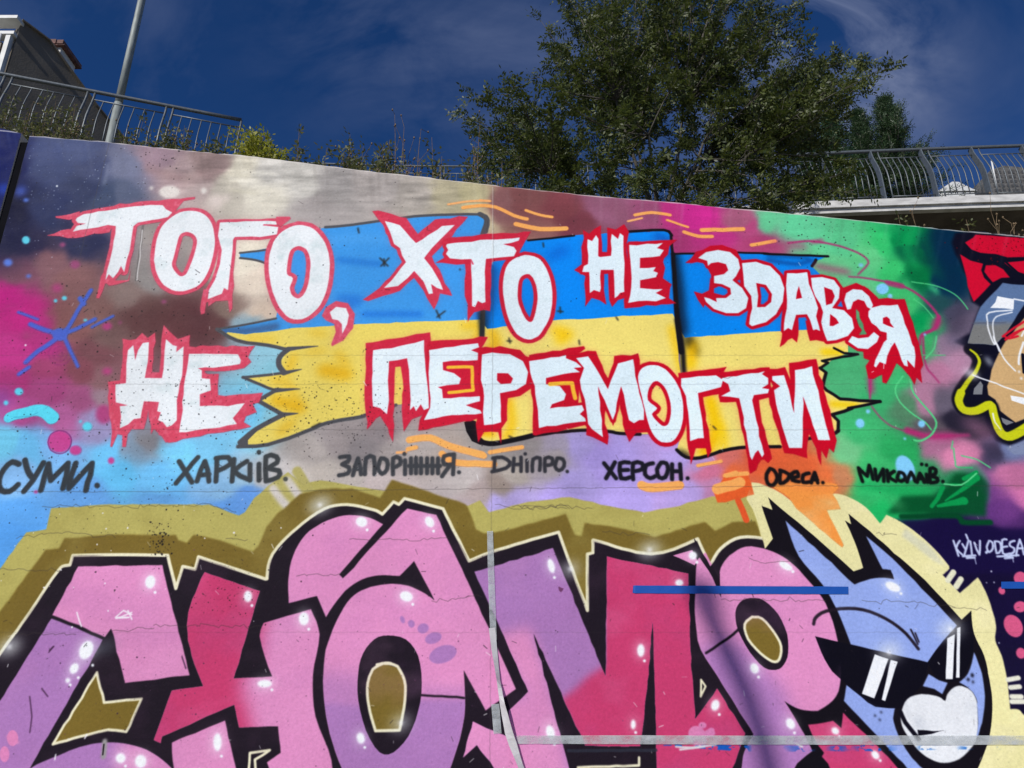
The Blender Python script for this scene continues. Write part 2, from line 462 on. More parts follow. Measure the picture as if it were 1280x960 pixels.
spray('B 430,180 560,210', (140, 134, 130), 10, alpha=.6, soft=5); spray('B 0,110 200,130', (232, 226, 212), 7, alpha=.5, soft=3); spray('B 20,60 180,70', (228, 222, 205), 4, alpha=.5, soft=2)
spray('A 1150,95 1280,100', (226, 220, 204), 4, alpha=.6, soft=2); spray('A 1150,150 1280,165', (224, 216, 190), 5, alpha=.5, soft=2)
spray('T 0,60 150,100 300,130 420,160', (96, 58, 60), 26, alpha=.3, soft=9)
spray('A 620,780 800,800 1000,800', (84, 50, 52), 26, alpha=.4, soft=8)
spray('E 680,620 800,600 860,570', (110, 105, 105), 12, alpha=.6, soft=7)
spray('V 0,-900 20,-880', (70, 110, 220), 20, alpha=.3, soft=8)
spray('A 100,150 105,160', (90, 120, 225), 14, alpha=.75, soft=5)
spray('A 15,140 25,150', (40, 80, 200), 14, alpha=.7, soft=5)

paint(fill('P -400,100 31,166 8,262 -25,400 -400,400', 0), (8, 22, 84)); spray('P -200,230 -60,300 10,310', (14, 16, 52), 60, soft=16, alpha=.7)
spray('A 15,140 25,150', (40, 80, 200), 14, alpha=.7, soft=5); spray('A -60,300 -20,330', (40, 70, 170), 10, alpha=.5, soft=5)
def dots(reg, col, lst, soft=.7, name=None, label=None):
    for d in lst:
        x, y = rp(reg, d[0], d[1]); k = REG[reg][2]
        m = ell(x, y, d[2] * k, (d[3] if len(d) > 3 else d[2]) * k, d[4] if len(d) > 4 else 0)
        paint(m.blur(soft), col, .95)
        if name and d[2] * k >= 5: part(name, m, label)
dots('A', (90, 205, 225), [(130,400,20),(278,703,9),(322,690,13,11),(427,800,10,7)], name='painted_dot', label='small turquoise painted dot')
dots('A', (84, 120, 210), [(40,512,22,19),(130,200,14,10),(143,580,12,9)], soft=1.2)
dots('A', (150, 70, 112), [(375,522,25,21),(313,423,15,12),(535,830,22,18),(820,708,12,9),(600,812,8)], soft=1.6)
dots('A', (160, 60, 110), [(285,640,28,24),(135,878,18,14)], soft=3)
dots('A', (222, 214, 204), [(848,160,52,32),(1020,153,15,16),(757,140,9)], soft=1.3)
dots('A', (215, 200, 190), [(1080,205,40,34),(1130,190,18)], soft=4)
dots('E', (86, 206, 226), [(95,357,22,19),(30,413,12),(437,532,24,23),(403,506,7)], name='painted_dot', label='small turquoise painted dot')
dots('E', (192, 60, 132), [(298,608,60,54),(378,650,30,24),(556,702,16,17),(180,858,11,8)], soft=.9, name='painted_dot', label='magenta painted spot')
paint(stroke('E 240,610 255,650 298,668 340,650 358,600 340,565 298,552 255,570 240,610', 1.4, sm=3), (120, 40, 110), .7)
dots('E', (170, 60, 115), [(535,255,24,18),(520,470,42,48),(535,30,22,16)], soft=2)
for r_ in (14, 9, 4): paint(stroke([(75 + r_ * 1.0 * math.cos(a), 442 + r_ * math.sin(a)) for a in np.linspace(0, 6.3, 18)], 1.6).blur(.8), (135, 40, 105), .55)
dots('A', (235, 240, 240), [(285,130,5),(128,925,5)], soft=.5)
blob = stroke('E 45,487 80,472 130,462 180,450 225,458 262,488', 12, sm=5, w2=15.5)
paint(blob.blur(.5), (84, 206, 226)); part('painted_blob', blob, 'turquoise bean shaped blob')
paint(stroke('E 70,485 150,480 190,462', 1.2), (60, 160, 190), .7)

# blue star of brush strokes
bl = (66, 96, 196)
st_ = [stroke('A 455,650 410,720 340,840 300,870', 5.5), stroke('A 152,820 225,850 300,870', 6), stroke('A 475,795 380,845 300,880', 5.5),
       stroke('A 565,780 460,835', 3.8), stroke('A 92,760 190,797', 3.5), stroke('A 300,880 190,955 130,1010', 6.5, w2=6),
       stroke('E 320,80 350,150 390,232', 5, w2=4), stroke('E 145,235 95,270', 5), stroke('A 400,690 420,720', 6), ell(75, 418, 10, 8)]
star = union(st_); paint(star.blur(.6), bl, .95); part('painted_star', star, 'blue star of crossed brush strokes')

# -------------------------------------------------- the torn flag
GREY = (78, 78, 82); BLK = (16, 14, 20)
f1 = fill('407,284 450,280 505,272 540,269 600,268 610,276 608,292 604,305 605,400 606,430 606,490 560,498 495,506 F 620,475 T 1180,560 1000,592 900,632 700,702 600,716 548,706 600,655 770,550 650,482 740,430 700,418 572,366 690,352 770,345 755,300 790,235 700,206 545,182 445,125 600,100 740,70 P 350,380 352,335 334,330 300,322 300,317 335,310 352,300')
f2 = fill('606,305 C 220,400 470,376 740,360 920,350 958,376 P 841,320 843,392 848,440 853,480 852,540 G 800,570 700,566 640,556 500,550 260,577 100,612 0,600 P 585,540 580,528 600,500 604,430')
f3 = fill('841,318 S 450,466 860,480 800,505 780,532 850,600 1000,760 P 1060,428 H 640,165 560,200 505,240 530,262 518,300 532,350 600,392 800,406 660,440 560,470 592,505 590,550 450,592 300,632 100,637 0,657 P 875,573 855,570 846,562 853,530 852,470 848,430')
BLUE1, BLUE2 = (58, 146, 218), (0, 130, 228)
YEL1, YEL2 = (226, 204, 96), (232, 212, 112)
blu = fill('250,300 300,310 407,250 P 850,250 1080,300 1080,411 1010,412 962,414 856,422 850,391 697,400 609,410 600,399 B 590,820 T 1000,110 820,120 590,152 545,140 445,125 P 260,400')
yel_low = fill('250,640 1130,640 1130,411 1010,412 962,414 856,422 841,392 697,400 609,411 600,399 B 590,820 T 1000,110 820,120 590,152 500,140 P 270,425')
for f, bc, yc_ in ((f1, BLUE1, YEL1), (f2, BLUE2, YEL2), (f3, BLUE2, YEL2)):
    paint(f, bc); paint(f & yel_low, yc_)
b1, b2, b3 = f1 - yel_low, f2 - yel_low, f3 - yel_low
y1, y2, y3 = f1 & yel_low, f2 & yel_low, f3 & yel_low
def inblot(m, s, col, w, soft, alpha=.8, w2=None):
    paint(stroke(s, w, sm=3, w2=w2).blur(soft) & m, col, alpha)
inblot(b1, 'B 470,400 600,390 760,400', (80, 160, 225), 14, 5, .5)
inblot(b1, 'B 500,500 700,520', (20, 100, 190), 9, 3, .5)
inblot(b1, 'B 620,770 900,770', (20, 100, 200), 8, 3, .6)
inblot(b1, 'B 1180,560 1200,760 1195,800', (10, 80, 190), 10, 5, .8)
inblot(b1, 'B 900,470 980,480 940,500', (60, 150, 225), 9, 4, .5)
inblot(b1, 'T 480,130 600,135 740,110', (60, 76, 110), 10, 3, .7)
inblot(b1, 'B 480,760 600,700 500,690', (14, 90, 190), 10, 4, .5)
inblot(b2, 'C 60,540 50,700 20,820', (10, 50, 110), 12, 5, .8)
inblot(b2, 'C 0,720 20,860', (20, 30, 30), 8, 4, .9)
inblot(b2, 'C 360,480 420,450', (0, 80, 180), 14, 6, .6)
inblot(b2, 'C 880,380 930,400 935,480', (0, 70, 170), 9, 4, .7)
inblot(b2, 'C 960,380 975,600 980,760', (0, 90, 200), 6, 3, .6)
inblot(b3, 'S 90,480 110,640 130,860', (5, 20, 40), 14, 5, .9)
inblot(b3, 'S 560,500 700,520 780,500', (10, 60, 130), 5, 2, .8)
inblot(b3, 'S 560,480 760,490', (10, 40, 90), 4, 2, .6)
for s, w_, a_ in (('T 830,260 800,340', 8, .8), ('T 980,330 1090,350', 16, .9), ('T 1050,250 1090,300', 10, .6), ('T 740,480 860,520', 14, .9), ('T 730,380 800,400 850,500', 9, .6), ('T 820,590 760,640', 9, .7), ('T 600,170 730,180', 6, .6), ('T 920,140 980,150', 8, .5), ('T 900,240 980,235', 7, .5)):
    inblot(y1, s, (222, 170, 20), w_, 5, a_)
inblot(y1, 'B 1120,830 1200,830 1180,900', (235, 185, 20), 8, 4, .8)
inblot(y2, 'C 60,860 80,920 50,950', (225, 170, 10), 12, 5, .9)
inblot(y2, 'C 380,850 440,870 400,900', (240, 190, 10), 12, 5, .9)
inblot(y2, 'G 960,40 985,150 1010,250', (236, 186, 10), 9, 4, .85)
inblot(y2, 'G 145,400 160,520 130,590', (240, 180, 0), 9, 4, .85)
inblot(y2, 'G 0,560 60,570', (240, 180, 0), 8, 3, .9)
inblot(y3, 'S 170,900 190,960', (20, 18, 14), 10, 5, .95)
inblot(y3, 'G 1060,120 1050,230', (242, 186, 0), 12, 5, .95)
inblot(y3, 'G 1040,80 1040,120', (20, 18, 14), 7, 4, .8)
inblot(y3, 'G 1150,400 1180,560 1120,660', (242, 186, 0), 14, 4, .95)
inblot(y3, 'H 0,520 20,600 10,640', (242, 196, 10), 9, 4, .8)
inblot(y3, 'H 520,160 600,160', (245, 196, 10), 9, 3, .9)
inblot(y3, 'H 560,420 680,425', (242, 190, 0), 7, 3, .9)
inblot(y3, 'G 1000,660 1040,680', (20, 18, 14), 7, 3, .9)
# outlines
def line(s, w, col, sm=3, soft=.35, alpha=1, w2=None, amp=.35):
    m = stroke(s, w, sm=sm, w2=w2, amp=amp); paint(m.blur(soft), col, alpha); return m
for s, w_ in (('407,284 440,281 505,272 540,269 600,268 610,276 608,290', 4), ('T 450,125 600,100 740,72', 3), ('T 445,125 545,182 700,206 800,228', 4.5),
              ('T 800,228 760,262 755,305 780,340', 6.5), ('T 770,345 690,355 575,366', 3.5), ('T 575,366 700,418 740,430', 3.5),
              ('T 740,430 650,482', 5), ('T 650,482 770,550', 5), ('T 770,555 640,625 560,690', 6), ('T 550,712 700,702 900,632 1000,592 1180,560', 4.5),
              ('P 455,519 495,506', 4), ('B 0,465 60,458 140,448', 3), ('B 0,490 80,500 145,522', 3)):
    line(s, w_, GREY)
for s in ('T 800,225 950,210', 'T 780,345 868,326', 'T 740,430 860,424', 'T 770,553 850,546'): line(s, 6, GREY, w2=1)
paint(fill('T 545,708 600,650 660,620 600,680 600,716', sm=0), GREY)
line('B 1200,270 1235,300 1215,370', 7, GREY)
line('B 1215,750 1210,880', 6, (50, 50, 50)); line('C 0,760 8,880', 5, (30, 35, 35), soft=2)
line('C 240,402 470,378', 3, BLK); line('C 740,358 920,350 958,376', 4, BLK); line('C 955,380 972,600 985,800 1005,960', 3.5, BLK, w2=6)
line('G 985,0 1010,130 1020,260', 6, BLK, soft=1.2)
line('S 80,470 450,464 560,468', 3, BLK); line('S 540,468 860,481', 3.5, BLK); line('S 800,500 780,530', 4, BLK)
line('S 85,470 95,640 110,800 130,960', 5.5, BLK, soft=1)
line('G 0,600 30,615 100,612 260,577', 6, BLK); line('G 260,577 500,550 640,556 700,566 800,570', 4, BLK)
paint(fill('F 1120,510 1180,505 1190,600 1230,625 1160,605', sm=2), BLK)
line('P 846,562 857,571 875,572 900,564', 4, BLK); line('H 0,657 100,637 300,632', 4, BLK); line('H 440,592 560,570 592,550', 4, BLK)
line('H 590,555 592,505 560,472 620,455 660,440', 4, BLK, sm=0); line('H 800,406 700,402 600,393 532,350 515,330 520,300 530,262 500,240', 4, BLK, sm=0)
line('H 640,440 700,430 800,406', 3.5, BLK, sm=0); line('H 500,240 540,212 510,205 570,192 690,170 620,165 570,140', 3.2, BLK, sm=0)
for s in ('B 700,490 740,530', 'B 745,490 705,530', 'B 720,495 722,530', 'B 980,750 1000,790', 'B 1025,755 985,785', 'C 400,735 402,765', 'C 388,755 415,758', 'C 145,890 150,915', 'C 135,905 158,905', 'C 680,785 690,800', 'C 495,900 498,922', 'B 590,340 595,365', 'C 315,415 318,435', 'T 920,615 960,595', 'G 145,580 165,590', 'G 1165,530 1180,545', 'B 1100,545 1100,550'):
    line(s, 1.8, (40, 38, 36), sm=0, soft=.6)
part('painted_flag', union([b1, y1]), 'left tattered section of the blue and yellow flag')
part('painted_flag', union([b2, y2]), 'middle section of the blue and yellow flag')
part('painted_flag', union([b3, y3]), 'right torn section of the blue and yellow flag')

# -------------------------------------------------- orange dashes
OR = (252, 166, 88)
for s, w_ in (('B 1042,222 1150,205 1250,205', 3), ('B 1115,238 1200,228 1280,236 1370,278 1435,295', 5), ('C 0,200 50,205', 3), ('C 230,252 300,275 360,285', 4), ('C 180,320 300,345 430,342', 6.5),
              ('C 775,275 860,262 950,275', 4.5), ('C 740,306 810,290', 3), ('C 935,300 1040,335', 3.4), ('C 1020,360 1090,380 1160,382', 5), ('S 230,350 435,345', 6), ('S 478,425 595,405', 5),
              ('F 848,598 950,588 1050,630 1210,672', 8), ('F 840,645 880,636', 5), ('F 1010,668 1080,712 1270,720', 7.5), ('G 50,660 210,635', 5), ('G -30,665 20,678', 7), ('G 808,825 860,838 998,824', 10),
              ('G 1090,727 1205,705', 4), ('G 1225,778 1280,762', 5), ('F 785,662 830,660', 3)):
    m = line(s, w_, OR if w_ > 3.2 else (245, 170, 105), soft=.5); part('painted_dash', m, 'orange brush dash')

# curling magenta and green lines on the green field
MG = (166, 46, 104)
for s, w_, w2_ in (('S 660,415 760,405 850,415 950,440 1030,475 1062,515 1010,572', 3, 2), ('M -120,420 0,430 170,460 300,492 430,560 540,660 598,740', 2, 3.5), ('M 598,740 570,830 460,890 448,960', 5, 3),
                   ('N 470,-20 478,130 500,250 560,320 600,372', 2.5, 2), ('N 60,560 130,650 220,720 340,762', 1.6, 1.4), ('N 50,330 48,500', 4, 2)):
    line(s, w_, MG, soft=.7, w2=w2_)
spray('S 780,410 830,402', MG, 5, soft=2, sm=0); spray('M 190,470 300,495', MG, 8, soft=1, sm=0); spray('M 590,770 570,820', MG, 10, soft=2, sm=0)
spray('N 350,755 460,790 560,800 840,790', MG, 9, 3, soft=1.5, alpha=1); spray('N 540,800 700,800', (180, 40, 110), 8, soft=4, alpha=.7)
spray('N 50,340 60,440', (170, 50, 110), 7, soft=2.5); spray('S 800,530 960,560', (165, 60, 105), 7, soft=4, alpha=.9); spray('S 600,420 740,430', (165, 60, 105), 9, soft=5)
LG = (84, 204, 128)
for s, w_ in (('M 380,462 560,490 690,540 770,600 830,680', 1.4), ('M 400,600 480,660 555,750', 1.2), ('N 310,320 250,420 290,530 400,630 490,690 540,750', 1.8), ('N 370,350 400,460 520,600 578,690 545,780 460,835 400,830', 2.2),
              ('N 490,180 560,100 580,0', 1.6), ('N 470,152 650,152', 1.2), ('N 710,840 700,900', 1.4), ('O 715,0 730,110 745,150 865,155', 1.6), ('O 780,60 900,90 1010,155', 1.5)):
    line(s, w_, LG, soft=.5)
spray('M 540,500 580,540', (70, 205, 130), 7, soft=3)
for s in ((1131.5,585,11,17,-25), (1103,361,8,7,0), (1075,529,5.5,6,-20), (1152,529.5,4.5,4.5,0), (1085,514,2.6,2.6,0), (1112.5,370,3,3,0), (1131,548,1.6,1.6,0), (1156,418,1.6,1.6,0)):
    m = ell(*s); paint(m.blur(.6), (128, 200, 240)); 
    if s[2] > 5: part('painted_dot', m, 'pale blue painted oval')
dots('D', (120, 190, 215), [(465,525,12,10)], soft=1)
# dark green and purple field at the right
paint(fill('O -100,300 0,280 560,300 700,180 900,120 1000,250 985,420 600,380 200,370 100,345').blur(2.5), (14, 150, 76), .55)
paint(fill('O 180,525 300,380 560,372 660,300 730,200 920,205 1000,290 975,545').blur(2), (0, 74, 36), .95)
paint(fill('O 120,600 260,570 740,548 770,610 1000,612 1100,640 1400,640 1400,1000 600,1000 300,600').blur(2), (20, 10, 56), .95)
spray('O 1060,330 1200,500 1150,540', (112, 58, 128), 18, soft=7, alpha=.8)
paint(stroke('O 300,545 740,540 780,590 1010,592', 6, sm=2).blur(.7), (0, 66, 34))
for s, w_, w2_ in (('O 630,310 590,400 540,465', 5, 4), ('O 900,235 800,320 650,420', 8, 1.5), ('O 900,190 800,245', 4, 5), ('O 590,462 700,440 800,420', 3, 9), ('O 700,290 780,292', 3, 2)):
    line(s, w_, (6, 146, 72), soft=.5, w2=w2_)
line('O 640,285 780,292 900,200', 1.6, (100, 215, 140))
spray('O 230,430 290,460', (60, 150, 90), 10, soft=4, alpha=.6)

# -------------------------------------------------- helmeted face at the far right
NV = (10, 10, 28)
headm = fill('M 730,70 900,60 1500,120 1500,900 1400,1500 N 1400,760 1180,880 1050,830 980,700 960,620 830,625 750,560 720,470 780,380 850,300 870,200 820,90 720,40 M 850,870 930,660 860,620 830,430 730,240 700,150')
paint(headm.blur(1.2), NV)
RD = (200, 8, 44)
reds = [fill('M 890,85 1450,125 1450,250 1280,262 1150,266 1050,240 930,230 860,205 808,150 870,112'), fill('M 768,240 850,292 950,318 936,370 960,430 1012,482 878,622 850,560 820,430 792,320'),
        fill('M 975,330 1050,328 1112,362 1165,428 1100,430 1030,465 990,420 962,380'), fill('M 1120,308 1450,285 1450,430 1290,402 1200,372')]
for r_ in reds: paint(r_.blur(.4), RD)
paint(stroke('M 1130,300 1260,420', 3), NV)
vis = fill('M 1110,470 1450,500 1300,620 1230,720 1130,880 N 1060,60 1040,75 830,60 M 830,940 860,850 930,660')
paint(vis.blur(.4), (88, 112, 150)); paint(fill('M 800,790 1300,790 N 1200,120 700,120').blur(3) & vis, (118, 118, 116)); line('M 860,792 1130,790', 1, (80, 84, 100), sm=0)
paint(fill('M 1500,690 1290,740 1230,810 1150,920 N 1130,40 1090,110 1020,270 985,400 995,470 1050,510 1080,590 1210,690 1400,600').blur(.4), (196, 160, 110))
for s in ('M 1110,900 1200,830 1280,780', 'M 1130,925 1200,870 1300,830', 'M 1180,900 1250,850', 'N 1120,0 1160,20 1230,0'): line(s, 2.6, (206, 20, 44), sm=2)
WH = (232, 234, 236)
paint(fill('M 1065,578 1200,600 1195,682 1008,670 1050,625'), WH)
for s, w_ in (('M 1200,600 1300,618', 2), ('M 1185,688 1000,708 985,770 1000,860 1040,960 N 1060,60 1120,180 1210,278', 1.8), ('M 1185,706 1060,740 1030,800 1040,900 1050,960 N 1035,0 1080,120', 1.5), ('N 1275,50 1240,160 1238,225', 2.4), ('N 1260,0 1280,-40', 2)):
    line(s, w_, WH, sm=3)
YG = (196, 200, 22)
yg = 'N 850,110 900,150 922,210 890,290 840,350 775,450 757,520 800,590 900,595 1010,548 1040,640 1090,765 1170,800 1320,720'
line(yg, 16, (12, 12, 24), sm=4, soft=1)
paint(fill('N 880,420 930,360 950,390 945,465 870,465'), (120, 122, 126)); spray('N 985,180 1010,220', (170, 175, 185), 6, soft=2.5, sm=0); paint(fill('N 1095,650 1200,690 1140,712 1110,690'), (120, 122, 126))
m = stroke(yg, 2.5, sm=4, w2=11); paint(m.blur(.4), YG); m2 = m
m = stroke('N 775,450 757,520 800,590 900,595 1010,548 1040,640 1090,765 1170,800 1320,720', 9.5, sm=4); paint(m.blur(.4), YG)
part('painted_ribbon', union([m, m2]), 'yellow green outline ribbon')
line('N 1030,620 1050,690 1095,750', 2, WH, w2=1); line('N 870,312 1300,470', 1.7, WH, sm=0); spray('N 830,290 880,310', (245, 245, 250), 8, soft=4, sm=0, alpha=1)
paint(fill('N 1170,475 1320,500 1320,560 1180,515'), WH); dots('N', WH, [(1240,285,10),(1257,338,10)]); paint(stroke('N 1270,150 1280,290', 4), NV)
spray('N 720,150 780,230 640,330', (200, 130, 165), 14, soft=8, alpha=.6); spray('N 700,40 760,30', (110, 100, 125), 10, soft=5)
spray('N 850,700 1000,790', (200, 130, 165), 14, soft=8, alpha=.7)
paint(fill('N 1130,890 1300,830 1450,850 O 1450,60 1200,50').blur(1), (124, 134, 164))
part('painted_face', headm, 'face in a red and black cap with a grey visor')

# -------------------------------------------------- slogan letters
RL, RR, WL, WR = (206, 74, 98), (190, 6, 34), (226, 230, 230), (214, 230, 236)  # left red RL is paler, with the wall's sun glare mixed in
